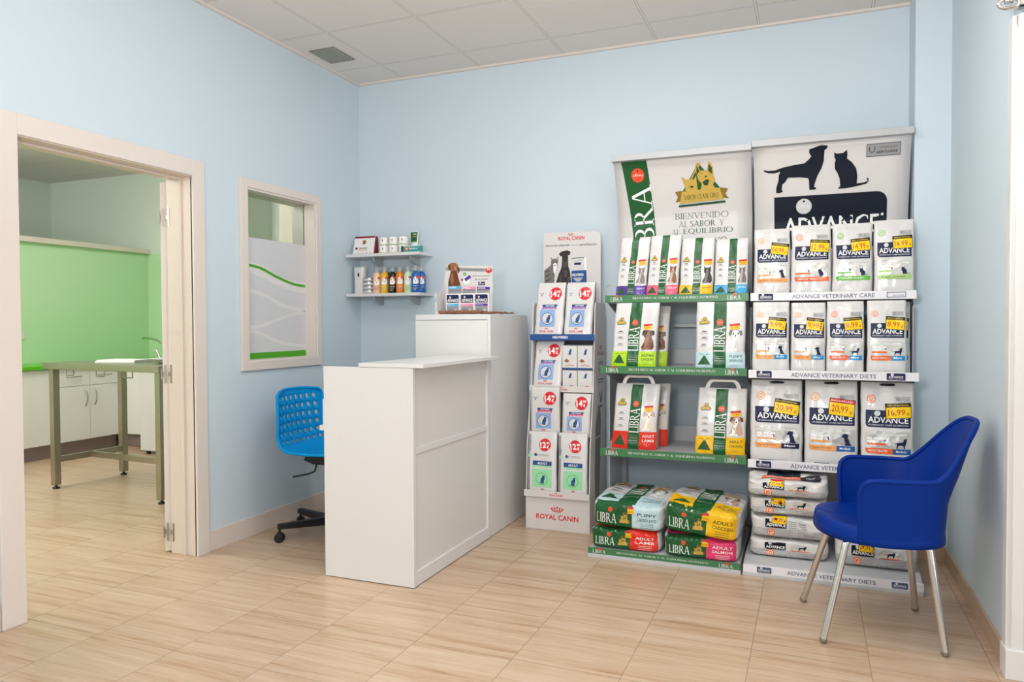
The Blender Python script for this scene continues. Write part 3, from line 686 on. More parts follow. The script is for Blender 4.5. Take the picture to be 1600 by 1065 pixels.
def stand(name, S, loc, rz, label, cat, group, mats='bag_white', gus=.45):
    o = pouch(name, mats, S, gus); o.location = loc; o.rotation_euler = (0, 0, rz); return tag(o, label, cat, group)
def put(o, kids):
    for k in kids: k.parent = o

# navy-badged bags
def navy_bag(x0, x1, z0, h, yf, D, seed, label, group, strip, stripname, price, badge='orange', block=None, blockname='', animal=CAT, red=False, rz=0, sh=0, deg=-4, tall=False, script=False, tagx=.48):
    w = x1-x0; S = pouch_shape(w, h, D, seed, .012, sh, amp=.006)
    o = stand('pet_food_bag', S, ((x0+x1)/2, yf+D/2, z0), rz, label, 'pet food bag', group)
    F = page_map(S, w, h); k = w/h
    pg = Page(w, h)
    pg.rect(.02, .935, .98, .938, 'light', 1); pg.text('ABRE  AQUI', .55, .9, .36, .011, 'light', 1)
    nz = .475 if tall else .49
    pg.circ(.2, nz+.33, .085, badge, 1); pg.circ(.2, nz+.33, .066, 'white', 2); pg.circ(.2, nz+.33, .05, badge, 3)
    pg.rrect(.16, nz+.318, .24, nz+.332, 'cream', 4); pg.circ(.185, nz+.342, .012, 'cream', 4); pg.circ(.215, nz+.342, .012, 'cream', 4)
    pg.rect(.64, nz+.3, .93, nz+.36, 'grey', 1); pg.frame(.65, nz+.305, .92, nz+.355, 'light', 2); pg.text('VETERINARY', .74, nz+.333, .16, .011, 'white', 3); pg.text('EXCLUSIVE', .74, nz+.316, .16, .011, 'white', 3)
    pg.rrect(.09, nz, .94, nz+.2, 'navy', 1, (.07, 0, 0, .0))
    pg.circ(.31, nz+.163, .058, 'light', 3)
    pg.text('ADVANCE', .135, nz+.052, .76, .072, 'white', 3, bold=.018)
    pg.text('VETERINARY CARE NUTRITION', .135, nz+.02, .76, .016, 'white', 3)
    ob = pg.build('printed_lettering', F)
    pg = Page(w, h)
    p0 = nz-.305
    pg.rrect(.09, p0, .94, p0+.26, 'foilpatch', 1, (.06, 0, .05, 0))
    pg.rect(.11, p0+.215, .86, p0+.232, 'white', 2); pg.text('NUTRICION AVANZADA', .13, p0+.219, .6, .009, 'grey', 3)
    for i in range(3): pg.rect(.12+.13*i, p0+.13, .22+.13*i, p0+.19, 'white', 2); pg.rect(.125+.13*i, p0+.155, .2+.13*i, p0+.16, 'grey', 3)
    pg.art(animal, .42, p0+.132, .48, p0+.17, 'navy', 3)
    pg.rect(.12, p0+.1, .49, p0+.122, strip, 3)
    aw = .26 if animal is DOG else (.2 if animal is CAT else .19)
    pg.art(animal, .9-aw-.02, p0+.068, .88, p0+.068+(aw*k*(1.0 if animal is CAT else (.78 if animal is DOG else 1.25))), 'navy', 4)
    e = .94 if not block else .6
    pg.rrect(.09, p0, e, p0+.062, strip, 3, (.06, 0, 0, 0))
    pg.text(stripname, .17 if not block else .14, p0+.02, (e-.09)*.7, .026, 'brown' if script else 'white', 4, bold=0 if script else .015, shear=.25 if script else 0)
    if block: pg.rect(.6, p0, .94, p0+.062, block, 3); pg.text(blockname, .66, p0+.02, .2, .028, 'white', 4, bold=.01)
    pg.rect(.18, .0, .46, .022, 'navy', 1)
    op = pg.build('printed_pattern', F)
    tg = price_flag(S, w, h, tagx, nz+.115, .46, .165 if not red else .19, price, deg, red=red)
    put(o, [ob, op, tg]); return o

def pet_print(pg, x0, z0, x1, z1, c1, c2, c3, cat=False):
    w, h = x1-x0, z1-z0; X = lambda a: x0+a*w; Z = lambda b: z0+b*h
    pg.poly([(X(a), Z(b)) for a, b in ((.12, 0), (.9, 0), (.98, .12), (.92, .4), (.78, .62), (.35, .62), (.25, .35), (.05, .1))], c1, 2)
    pg.poly([(X(a), Z(b)) for a, b in ((.25, 0), (.45, 0), (.5, .3), (.62, .55), (.36, .58), (.3, .3))], c2, 3)
    hd = [(.2, .66), (.3, .56), (.55, .52), (.78, .58), (.86, .7), (.84, .84), (.7, .92), (.35, .92), (.22, .82)]
    pg.poly([(X(a), Z(b)) for a, b in hd], c1, 3)
    if cat: ears = [((.22, .82), (.2, 1.0), (.42, .9)), ((.84, .82), (.86, 1.0), (.64, .9))]
    else: ears = [((.35, .92), (.12, .9), (.08, .7), (.22, .66)), ((.7, .92), (.94, .9), (.98, .7), (.84, .68))]
    for q in ears: pg.poly([(X(a), Z(b)) for a, b in q], c3, 4)
    pg.poly([(X(a), Z(b)) for a, b in ((.42, .58), (.55, .54), (.66, .58), (.66, .7), (.58, .86), (.5, .86), (.42, .7))], c2, 4)
    pg.circ(X(.53), Z(.66), .055*w*1.0, 'black', 5, 10)
    for a in (.38, .7): pg.circ(X(a), Z(.76), .05*w, 'black', 5, 10)
    for a in (.2, .55): pg.circ(X(a), Z(.02), .09*w, c2, 4, 10)
def crest(pg, x0, z0, x1, z1, ly=2, words=False):
    w, h = x1-x0, z1-z0; P = lambda q: [(x0+a*w, z0+b*h) for a, b in q]
    pg.poly(P([(.16, .36), (.47, .97), (.84, .4)]), 'green', ly)
    pg.poly(P([(.2, .38), (.46, .93), (.49, .99), (.52, .93), (.44, .86), (.25, .38)]), 'gold', ly+1)
    pg.poly(P([(.15, .7), (.25, .62), (.38, .62), (.42, .7), (.44, .36), (.24, .34), (.2, .5)]), 'gold', ly+2)
    pg.poly(P([(.4, .84), (.44, .98), (.5, .8), (.62, .8), (.66, 1.0), (.73, .86), (.73, .68), (.76, .6), (.72, .46), (.78, .36), (.48, .34), (.52, .5), (.46, .6)]), 'gold', ly+3)
    for q in ([(.43, .7), (.44, .92), (.49, .79)], [(.64, .8), (.66, .94), (.71, .84), (.71, .7)], [(.53, .54), (.6, .6), (.66, .58), (.62, .46), (.56, .47)], [(.56, .67), (.6, .64), (.63, .68)], [(.29, .46), (.34, .48), (.38, .46), (.34, .42)], [(.5, .74), (.53, .75), (.52, .72)], [(.65, .77), (.68, .78), (.67, .75)]): pg.poly(P(q), 'darkgreen', ly+4)
    pg.poly(P([(.02, .36), (.16, .38), (.18, .16), (.02, .12), (.07, .24)]), 'golddark', ly+2); pg.poly(P([(.98, .36), (.84, .4), (.82, .18), (.99, .14), (.93, .25)]), 'golddark', ly+2)
    pg.poly(P([(.15, .36), (.83, .39), (.9, .13), (.1, .08)]), 'gold', ly+5)
    pg.poly(P([(.08, .05), (.92, .1), (.93, .05), (.08, .0)]), 'darkgreen', ly+3)
    if words: pg.turn(x0+.5*w, z0+.2*h, 1.5); pg.text('SABOR CLASE ORO', x0+.19*w, z0+.17*h, .62*w, .11*h, 'darkgreen', ly+7, 'bold'); pg.turn()
def hill(pg, x0, z0, x1, z1, ly=2):
    w, h = x1-x0, z1-z0; pg.poly([(x0, z0), (x1, z0), (x0+.56*w, z0+.82*h), (x0+.44*w, z0+.82*h)], 'darkgreen', ly)
    for i in range(4): a = x0+w*(.18+.2*i); pg.poly([(a, z0+.03*h), (a+.02*w, z0+.03*h), (x0+.5*w, z0+.8*h)], 'leaf', ly+1)
    pg.poly([(x0, z0+.95*h), (x0+.3*w, z0+.98*h), (x0+.48*w, z0+.82*h), (x0+.28*w, z0+.93*h)], 'darkgreen', ly); pg.poly([(x1, z0+.95*h), (x1-.3*w, z0+.98*h), (x0+.52*w, z0+.82*h), (x1-.28*w, z0+.93*h)], 'darkgreen', ly)

def flag_small(S, w, h, fx, fz, fw, fh, txt, deg):
    pg = Page(w, h).turn(fx+fw/2, fz+fh/2, deg); pg.rect(fx, fz, fx+fw, fz+fh, 'tagred', 5); pg.rect(fx, fz, fx+fw, fz+fh*.62, 'yellow', 6); pg.text(txt, fx+.15*fw, fz+fh*.15, fw*.7, fh*.32, 'tagred', 7)
    return pg.build('price_tag', page_map(S, w, h), off=.0016)
def green_bag(x0, x1, z0, h, yf, D, seed, label, group, col, ink, words, pet, s0=.36, s1=.62, blk=.245, rz=0, sh=0, lean=.012, cat=False, handle=False, price='7,95', big=True):
    w = x1-x0; S = pouch_shape(w, h, D, seed, lean, sh)
    o = stand('pet_food_bag', S, ((x0+x1)/2, yf+D/2, z0), rz, label, 'pet food bag', group); F = page_map(S, w, h); kids = []
    pg = Page(w, h)
    pg.rect(.0, .0, s0, blk, col, 1); pg.rect(s1, 0, 1, blk, col, 1); pg.rect(s0, 0, s1, 1 if not handle else .985, 'green', 2)
    hill(pg, .05, .06, s0-.05, .05+blk*.7)
    if words: 
        for i, q in enumerate(words): pg.text(q, s1+.07, blk*(.68-.25*i), .9-s1-.02, blk*.15, ink, 2, bold=.008)
        pg.rect(s1+.1, blk*.3, .86, blk*.31, ink, 2); pg.rect(s1+.14, blk*.2, .84, blk*.21, ink, 2)
    kids.append(pg.build('band_print', F))
    pg = Page(w, h); sw = s1-s0; mid = (s0+s1)/2
    pg.circ(mid, .69 if big else .58, sw*.26, 'affinity', 4); pg.text('affinity', mid-sw*.19, (.683 if big else .574), sw*.38, .011, 'white', 5)
    lz0, lz1 = (.25, .63) if big else (.22, .53)
    pg.text('LIBRA', s0+sw*.06, lz0, sw*.86, lz1-lz0, 'white', 4, 'bold', up=True)
    pg.text('NUTRITIONAL', s0+.12*sw, blk*.62, sw*.76, .01, 'white', 4); pg.text('BALANCE', s0+.1*sw, blk*.45, sw*.8, .02, 'white', 4, 'bold')
    pg.rect(s0+.08*sw, blk*.75, s1-.08*sw, blk*.757, 'white', 4); pg.rect(s0+.08*sw, blk*.36, s1-.08*sw, blk*.367, 'white', 4)
    kids.append(pg.build('printed_lettering', F))
    pg = Page(w, h); crest(pg, .06, .66 if big else .58, .29, .78 if big else .68)
    for zz in (.55, .46, .355):
        pg.rect(.13, zz, .22, zz+.012, 'inkgrey', 1); pg.rect(.1, zz-.022, .25, zz-.012, 'grey', 1)
    if big:
        pg.frame(s1+.1, .74, .93, .94, 'light', 1, .006)
        for i in range(8): pg.rect(s1+.13, .76+.02*i, .9, .764+.02*i, 'light', 1)
    px1 = .96 if s1+.33 > .96 else s1+.33
    pet_print(pg, s1+.03, blk+.03, px1, (.6 if big else .5), *pet, cat=cat)
    kids.append(pg.build('printed_pattern', F))
    kids.append(flag_small(S, w, h, s1+.07, .585 if big else .53, .2 if big else .24, .085 if big else .09, price, 5))
    if handle:
        m = M(); cx = sh; P = []
        for i in range(13):
            a = PI*i/12; P.append((cx-.085*math.cos(a)*(1 if abs(math.cos(a)) < .95 else 1), lean*.9, h-.012+.058*min(1, math.sin(a)*1.5)))
        vs = [];
        for (x, y, z) in P: vs += [(x*1.12-cx*.12, y-.002, z+(.006 if 0 else 0)), (x*.9+cx*.1, y-.002, z-.012), (x*.9+cx*.1, y+.002, z-.012), (x*1.12-cx*.12, y+.002, z)]
        m.add(vs, [(4*i+q, 4*i+(q+1) % 4, 4*i+4+(q+1) % 4, 4*i+4+q) for i in range(12) for q in range(4)])
        kids.append(m.build('carry_handle', 'paper_white'))
    put(o, kids); return o

# crown-logo bags of the carton display
def crown(pg, cx, z, w, mt, ly=2):
    k = pg.w/pg.h
    for i in range(5):
        a = cx+(i-2)*w*.21; zz = z+w*k*(.34-.05*abs(i-2)); pg.circ(a, zz, w*.075, mt, ly, 10); pg.circ(cx+(i-2)*w*.17, z+w*k*(.16-.02*abs(i-2)), w*.06, mt, ly, 10)
    pg.rect(cx-w*.3, z, cx+w*.3, z+w*k*.07, mt, ly)
def disc_price(S, w, h, cx, cz, r, big, small):
    pg = Page(w, h); pg.circ(cx, cz, r, 'crimson', 5); k = w/h; pg.turn(cx, cz, 6)
    pg.text(big, cx-r*.82, cz-r*k*.5, r*1.0, r*k*1.0, 'white', 6, bold=.04); pg.text(small, cx+r*.25, cz+r*k*.02, r*.55, r*k*.42, 'white', 6, bold=.03); pg.text('€', cx+r*.28, cz-r*k*.62, r*.36, r*k*.5, 'white', 6, bold=.03)
    return pg.build('price_tag', page_map(S, w, h), off=.0014)
def crown_bag(x0, x1, z0, h, yf, D, seed, label, group, kind='neuter', rz=0, sh=0, lean=.03, price=('14', '90')):
    w = x1-x0; S = pouch_shape(w, h, D, seed, lean, sh, amp=.004)
    o = stand('pet_food_bag', S, ((x0+x1)/2, yf+D/2, z0), rz, label, 'pet food bag', group); F = page_map(S, w, h); k = w/h
    pg = Page(w, h)
    def wing(x, z, s=.1):
        for q in (((0, 0), (-1, .9), (-.2, .5)), ((0, 0), (1, .9), (.2, .5)), ((0, -.1), (-.5, -.9), (0, -.5)), ((0, -.1), (.5, -.9), (0, -.5))): pg.poly([(x+a*s, z+b*s*k*.7) for a, b in q], 'royal', 2)
    pg.rect(.02, .945, .98, .949, 'light', 1)
    if kind != 'adult':
        wing(.18, .79)
        pg.poly([(.26, .565), (.74, .565), (.79, .61), (.24, .61)], 'royal', 1); pg.poly([(.24, .53), (.76, .53), (.75, .565), (.26, .565)], 'rose' if kind == 'female' else 'violet', 1)
        pg.text('NEUTERED', .36, .574, .32, .025, 'white', 2, bold=.02); pg.text('YOUNG MALE' if kind != 'female' else 'YOUNG FEMALE', .3, .538, .42, .018, 'white', 2)
        pg.rect(.19, .215, .72, .515, 'softblue', 1); ring, cz = 'royal', .36
    else:
        pg.rect(.02, .02, .1, .96, 'bag_silver', 1); wing(.1, .72, .08); pg.circ(.09, .62, .06, 'softgreen', 2)
        pg.text('EUTERED', .36, .625, .42, .03, 'grey', 2); pg.circ(.3, .64, .05, 'royal', 2); pg.rect(.2, .475, .85, .545, 'royal', 1); pg.text('ADULT', .36, .49, .34, .036, 'white', 2, bold=.02); pg.rect(.2, .448, .85, .475, 'softgreen', 1)
        pg.rect(.2, .13, .85, .42, 'softgreen', 1); ring, cz = 'green', .265
    cx = .455 if kind != 'adult' else .52
    pg.circ(cx, cz, .2, ring if kind != 'adult' else 'leaf', 2); pg.circ(cx, cz, .182, 'light' if kind != 'adult' else 'softgreen', 3)
    a = .2 if kind != 'adult' else .18; pg.art(CAT, cx-.11, cz-.075, cx+.11, cz-.075+.3*k*.95, 'royal', 4, flip=True)
    if kind != 'adult':
        crown(pg, .455, .172, .14, 'crimson'); pg.text('ROYAL CANIN', .22, .118, .48, .036, 'crimson', 2, bold=.02)
        pg.rect(0, 0, 1, .088, 'royal', 1); pg.text('VETERINARY CARE NUTRITION', .18, .035, .66, .022, 'white', 2)
    else: crown(pg, .54, .092, .12, 'crimson'); pg.text('ROYAL CANIN', .3, .045, .48, .032, 'crimson', 2, bold=.02)
    pp = pg.build('front_print', F)
    tg = disc_price(S, w, h, .68 if kind != 'adult' else .6, .8, .215 if kind != 'adult' else .2, *price)
    put(o, [pp, tg]); return o

# flat-lying sacks: rounded block, superellipsoid mapped
class Sack:
    def __init__(s, W, L, T, seed, taper=.3, amp=.006, n=5):
        s.W, s.L, s.T, s.taper, s.amp, s.n = W, L, T, taper, amp, n; s.k = random.Random(seed).uniform(0, 60)
    def S(s, x, y, z):
        d = (abs(x)**s.n+abs(y)**s.n+abs(z)**s.n)**(1/s.n); x, y, z = x/d, y/d, z/d
        t = 1-s.taper*max(0, (y+.3)/1.3)**1.6
        X, Y, Z = x*s.W/2*(1-.06*max(0, y)**2), y*s.L/2, (z+1)/2*s.T*t
        if z > -.95:
            f = min(1, (z+1)/.6); a = s.amp*f
            q = fnoise(X*9+s.k, Y*8, Z*12)*a*1.2+(.35-abs(fnoise(X*17, Y*15+s.k, Z*20)))*a
            Z += q*(.9 if z > .5 else .3); X += .5*q*x; Y += .6*q*y
        return Vector((X, Y, Z))
    def body(s, name, mats, g=12):
        m = M(); N = 2*g
        for ax in range(3):
            for sg in (-1, 1):
                def f(u, v):
                    p = [0, 0, 0]; p[ax] = sg; p[(ax+1) % 3] = (2*u-1); p[(ax+2) % 3] = (2*v-1)*sg; return s.S(*p)
                m.grid(f, N, N)
        return m.build(name, mats, weld=True)
    def face(s, which):
        def pt(x, z):
            a, b = max(-.999, min(.999, x)), max(-.999, min(.999, z)); return s.S(a, -1, b) if which == 'front' else s.S(a, b, 1)
        def F(x, z, o):
            u = 2*x/s.W; v = 2*z/(s.T if which == 'front' else s.L)-1; p = pt(u, v); d = .03
            n = (pt(u+d, v)-pt(u-d, v)).cross(pt(u, v+d)-pt(u, v-d)).normalized()
            if (n.y > 0 if which == 'front' else n.z < 0): n = -n
            return p+n*o
        return F
def place(o, loc, rx=0, ry=0, rz=0): o.location = loc; o.rotation_euler = (rx, ry, rz); return o

# ------------------------------------------------------------------ green-railed shelving unit and its stock
def g_text_rail(pg, h):
    pg.text('LIBRA', .035, .16, .09, .6, 'white', 2, 'bold'); pg.circ(.085, .86, .011, 'affinity', 2, 12)
    pg.text('BIENVENIDO AL SABOR Y AL EQUILIBRIO NUTRITIVO', .2, .36, .6, .36, 'white', 2, 'bold')
    pg.text('LIBRA', .865, .16, .09, .6, 'white', 2, 'bold'); pg.circ(.915, .86, .011, 'affinity', 2, 12)
def unit_frame(t, x0, x1, yb, heights, depths, railcol, back='rack_light'):
    w = x1-x0
    for sx in (0, 1):
        x = 0 if sx == 0 else w-.03
        bx('upright', 'rack_grey', t, (x, x+.03, -.06, 0, .05, 2.21), bevel=.002)
    # side plates carry each shelf
    for i, (z, d) in enumerate(zip(heights, depths)):
        s = bx('shelf', 'rack_grey', t, (.004, w-.004, -d, -.062, z-.03, z), (.004, w-.004, -.066, -.061, z, z+.09), bevel=.002)
        for x in (.003, w-.006): m = M(); m.prism([(-d+.01, z-.03), (-.062, z-.03), (-.062, z-.13)], 0, x, x+.003); m.build('bracket', 'rack_grey', s)
        yield s, z, d
def libra_unit():
    x0, x1, yb = 1.968, 2.752, -.02; w = x1-x0
    t = thing('display_shelving', 'grey metal shelving unit with dark green shelf rails and a tall white banner', 'shelving', (x0, yb, 0))
    for s, z, d in unit_frame(t, x0, x1, yb, (1.392, .997, .53), (.415, .515, .525), 'rail_green'):
        zt = z+.008 if z < 1.2 else z+.014; hh = .042
        r = bx('price_rail', 'rail_green', s, (-.006, w+.004, -d-.012, -d, zt-hh, zt), bevel=.001)
        pg = Page(w, hh); g_text_rail(pg, hh); pg.build('lettering', flat((w/2-.001, -d-.012, zt-hh), (1, 0, 0), (0, 0, 1), (0, -1, 0)), r, off=.0006)
    b = bx('base_deck', 'rack_light', t, (.004, w-.004, -.80, -.062, .0, .046), bevel=.002)
    r = bx('price_rail', 'rail_green', b, (0, w, -.812, -.801, .02, .05), bevel=.001); bx('base_lip', 'rack_light', b, (0, w, -.818, -.801, 0, .02))
    pg = Page(w, .03); g_text_rail(pg, .03); pg.build('lettering', flat((w/2, -.812, .02), (1, 0, 0), (0, 0, 1), (0, -1, 0)), r, off=.0006)
    for z in (1.22, ): bx('cross_bar', 'rack_light', t, (.03, w-.03, -.045, -.02, z, z+.02))
    for z in (.30, .75, 1.15): bx('side_plate', 'rack_light', t, (0, .004, -.36, -.06, z-.2, z+.2)) if z < 1 else None
    bx('header_bar', 'rack_grey', t, (-.004, w+.006, -.30, -.235, 2.2, 2.236), bevel=.002)
    m = M(); m.tube([(.03, -.38, 1.395), (-.004, -.385, 1.4), (-.014, -.385, 1.44), (-.002, -.385, 1.465), (.03, -.38, 1.47)], .003, 8); m.build('wire_end_stop', 'chrome_dark', t)
    yz = lambda z: -.235+.02-.14*max(0, min(1, (2.2-z)/.3))**.8+.0 if 0 else -(.255-.13*max(0, min(1, (2.2-z)/.32))**.75)
    def BF(x, z, o): return Vector((w/2+x, yz(1.42+z)-.002-o, 1.42+z))
    m = M(); m.grid(lambda u, v: BF((u-.5)*w, v*.785, 0), 8, 26); bn = m.build('banner', 'card_white', t); so = bn.modifiers.new('thick', 'SOLIDIFY'); so.thickness = .002; so.offset = -1
    pg = Page(w, .785); fx = lambda x: x/w; fz = lambda z: (z-1.42)/.785
    pg.poly([(fx(.047), fz(2.2)), (fx(.198), fz(2.2)), (fx(.244), fz(1.6)), (fx(.25), fz(1.44)), (fx(.1), fz(1.44)), (fx(.1), fz(1.7))], 'green', 1)
    pg.circ(fx(.139), fz(2.124), .05, 'affinity', 2); pg.circ(fx(.139), fz(2.15), .007, 'darkgreen', 3); pg.text('affinity', fx(.108), fz(2.115), fx(.062), .022, 'white', 3, shear=.2)
    pg.turn(fx(.16), fz(1.9), 2.5); pg.text('LIBRA', fx(.098), fz(1.6), fx(.118), fz(2.068)-fz(1.6), 'white', 2, 'bold', up=True); pg.turn()
    crest(pg, fx(.345), fz(1.93), fx(.66), fz(2.172), 2, True)
    pg.text('BIENVENIDO', fx(.345), fz(1.862), fx(.306), .044, 'darkgreen', 2, 'thin')
    pg.text('AL', fx(.366), fz(1.815), fx(.055), .042, 'darkgreen', 2, 'thin'); pg.text('SABOR', fx(.435), fz(1.815), fx(.146), .044, 'darkgreen', 2, 'bold'); pg.text('Y', fx(.6), fz(1.816), fx(.03), .044, 'darkgreen', 2, 'thin')
    pg.text('AL', fx(.325), fz(1.77), fx(.05), .042, 'darkgreen', 2, 'thin'); pg.text('EQUILIBRIO', fx(.392), fz(1.768), fx(.285), .046, 'darkgreen', 2, 'bold')
    pg.text('NUTRITIVO', fx(.375), fz(1.712), fx(.27), .046, 'darkgreen', 2, 'bold')
    pg.build('banner_print', BF, bn, L=.03, off=.002)
libra_unit()
G1 = 'white cat food bags on the top green-railed shelf'
grey_cat, brown_cat, dark_cat = ('catgrey', 'catlight', 'catgrey'), ('brownlight', 'catlight', 'brown'), ('dogblack', 'catgrey', 'dogblack')
for x0, x1, h, sh, seed, col, ink, name, pet, s0, s1 in (
        (2.016, 2.19, .348, .024, 3, 'purple', 'white', 'purple', grey_cat, .39, .62), (2.195, 2.372, .352, .018, 5, 'pink', 'white', 'pink', brown_cat, .38, .62),
        (2.381, 2.563, .33, .01, 7, 'yellow', 'brown', 'yellow', dark_cat, .4, .63), (2.570, 2.746, .316, .006, 9, 'sky', 'white', 'light blue', grey_cat, .42, .66)):
    green_bag(x0, x1, 1.394, h, -.425, .085, seed, f'white cat food bag with {name} base on the top green-railed shelf', G1, col, ink, ('KITTEN',) if col == 'sky' else ('ADULT',), pet, s0, s1, .19, sh=sh, lean=.03, cat=True, price='5,95', big=False)
G2 = 'white dog food bags on the middle green-railed shelf'
york, bord, gold, pinto = ('brown', 'brownlight', 'dogblack'), ('light', 'white', 'shadowgrey'), ('cream', 'white', 'flesh'), ('flesh', 'white', 'brown')
green_bag(2.012, 2.264, .998, .362, -.515, .1, 21, 'white dog food bag with lime green base, front one on the middle shelf', G2, 'lime', 'darkgreen', ('ADULT MINI', 'CHICKEN'), york, sh=.02)
green_bag(2.052, 2.298, .998, .345, -.36, .1, 22, 'lime green based dog food bag tucked behind its twin on the middle shelf', G2, 'lime', 'darkgreen', (), york, sh=.02)
green_bag(2.484, 2.744, .998, .362, -.515, .1, 23, 'white dog food bag with pale blue base on the middle green-railed shelf', G2, 'pale', 'darkgreen', ('PUPPY', 'CHICKEN & RICE'), bord)
G3 = 'white dog food bags with paper handles on the lower green-railed shelf'
green_bag(2.005, 2.262, .532, .368, -.49, .1, 31, 'dog food bag with red base and paper carry handle, front one of its pair', G3, 'red', 'white', ('ADULT', 'LAMB'), gold, .37, .62, .27, sh=.022, handle=True)
green_bag(2.05, 2.296, .532, .36, -.34, .1, 32, 'red based dog food bag standing behind its twin on the lower shelf', G3, 'red', 'white', (), gold, .37, .62, .27, sh=.02)
green_bag(2.482, 2.742, .532, .356, -.5, .1, 33, 'dog food bag with yellow base and paper carry handle on the lower green-railed shelf', G3, 'yellow', 'darkgreen', ('ADULT', 'CHICKEN'), pinto, .37, .62, .27, sh=.012, handle=True)
def green_sack(W, L, T, seed, loc, rot, label, col, ink, words, pet, top=True, price='24,90'):
    s = Sack(W, L, T, seed, .28, .011, 9); o = place(s.body('pet_food_sack', 'bag_white'), loc, *rot); tag(o, label, 'pet food sack', 'large dog food sacks lying on the shelving base')
    pg = Page(W, T); pg.rect(0, 0, .585, 1, 'green', 1); pg.rect(.585, 0, 1, 1, col, 1)
    pg.text('LIBRA', .075, .2, .29, .38, 'white', 2, 'bold'); pg.circ(.28, .74, .032, 'affinity', 2); crest(pg, .395, .2, .565, .72)
    for i, q in enumerate(words): pg.text(q, .66, .6-.2*i, .27, .13, ink, 2, bold=.01)
    for i in range(3): pg.rect(.7, .3-.08*i, .89, .315-.08*i, ink, 2)
    k = [pg.build('end_print', s.face('front'), off=.0028)]
    pg = Page(W, T).turn(.55, .8, 2); pg.rect(.52, .66, .61, .92, 'tagred', 4); pg.rect(.52, .66, .61, .84, 'yellow', 5); pg.text(price, .53, .7, .07, .07, 'tagred', 6); k.append(pg.build('price_tag', s.face('front'), off=.0032))
    pg = Page(W, L); pg.rect(.36, .0, .62, .98, 'green', 2); pg.rect(.0, .0, .36, .34, col, 1); pg.rect(.62, 0, 1, .3, col, 1); pg.rect(0, 0, .4, .07, 'green', 2)
    hill(pg, .06, .14, .32, .3); pg.circ(.5, .74, .055, 'affinity', 3); pg.text('LIBRA', .385, .34, .21, .32, 'white', 4, 'bold', up=True); pg.text('BALANCE', .39, .22, .2, .025, 'white', 4, 'bold')
    crest(pg, .06, .72, .3, .86)
    for zz in (.6, .52, .44): pg.rect(.12, zz, .24, zz+.012, 'inkgrey', 1); pg.rect(.1, zz-.02, .26, zz-.012, 'grey', 1)
    pet_print(pg, .68, .34, .93, .6, *pet)
    for i, q in enumerate(words): pg.text(q, .67, .2-.07*i, .28, .035, ink, 2, bold=.01)
    pg.rect(.7, .64, .88, .7, 'yellow', 4); pg.rect(.7, .69, .88, .72, 'tagred', 4)
    k.append(pg.build('top_print', s.face('top'), off=.0028)); put(o, k); return o
green_sack(.375, .55, .107, 41, (2.16, -.535, .048), (0, 0, .0), 'lower dog food sack with red end on the green-railed base', 'red', 'white', ('ADULT', 'LAMB'), gold)
green_sack(.375, .55, .107, 42, (2.553, -.548, .048), (0, 0, .0), 'lower dog food sack with dark pink end on the green-railed base', 'rose', 'white', ('ADULT', 'SALMON'), pinto)
green_sack(.375, .55, .13, 43, (2.178, -.545, .178), (math.radians(3), math.radians(1.5), -.02), 'upper dog food sack with pale blue end lying on the red-ended sack', 'pale', 'darkgreen', ('PUPPY', 'CHICKEN & RICE'), bord)
green_sack(.375, .55, .135, 44, (2.560, -.565, .184), (math.radians(3), math.radians(5), -.03), 'upper dog food sack with yellow end slumped on the pink-ended sack', 'yellow', 'darkgreen', ('ADULT', 'CHICKEN'), pinto)

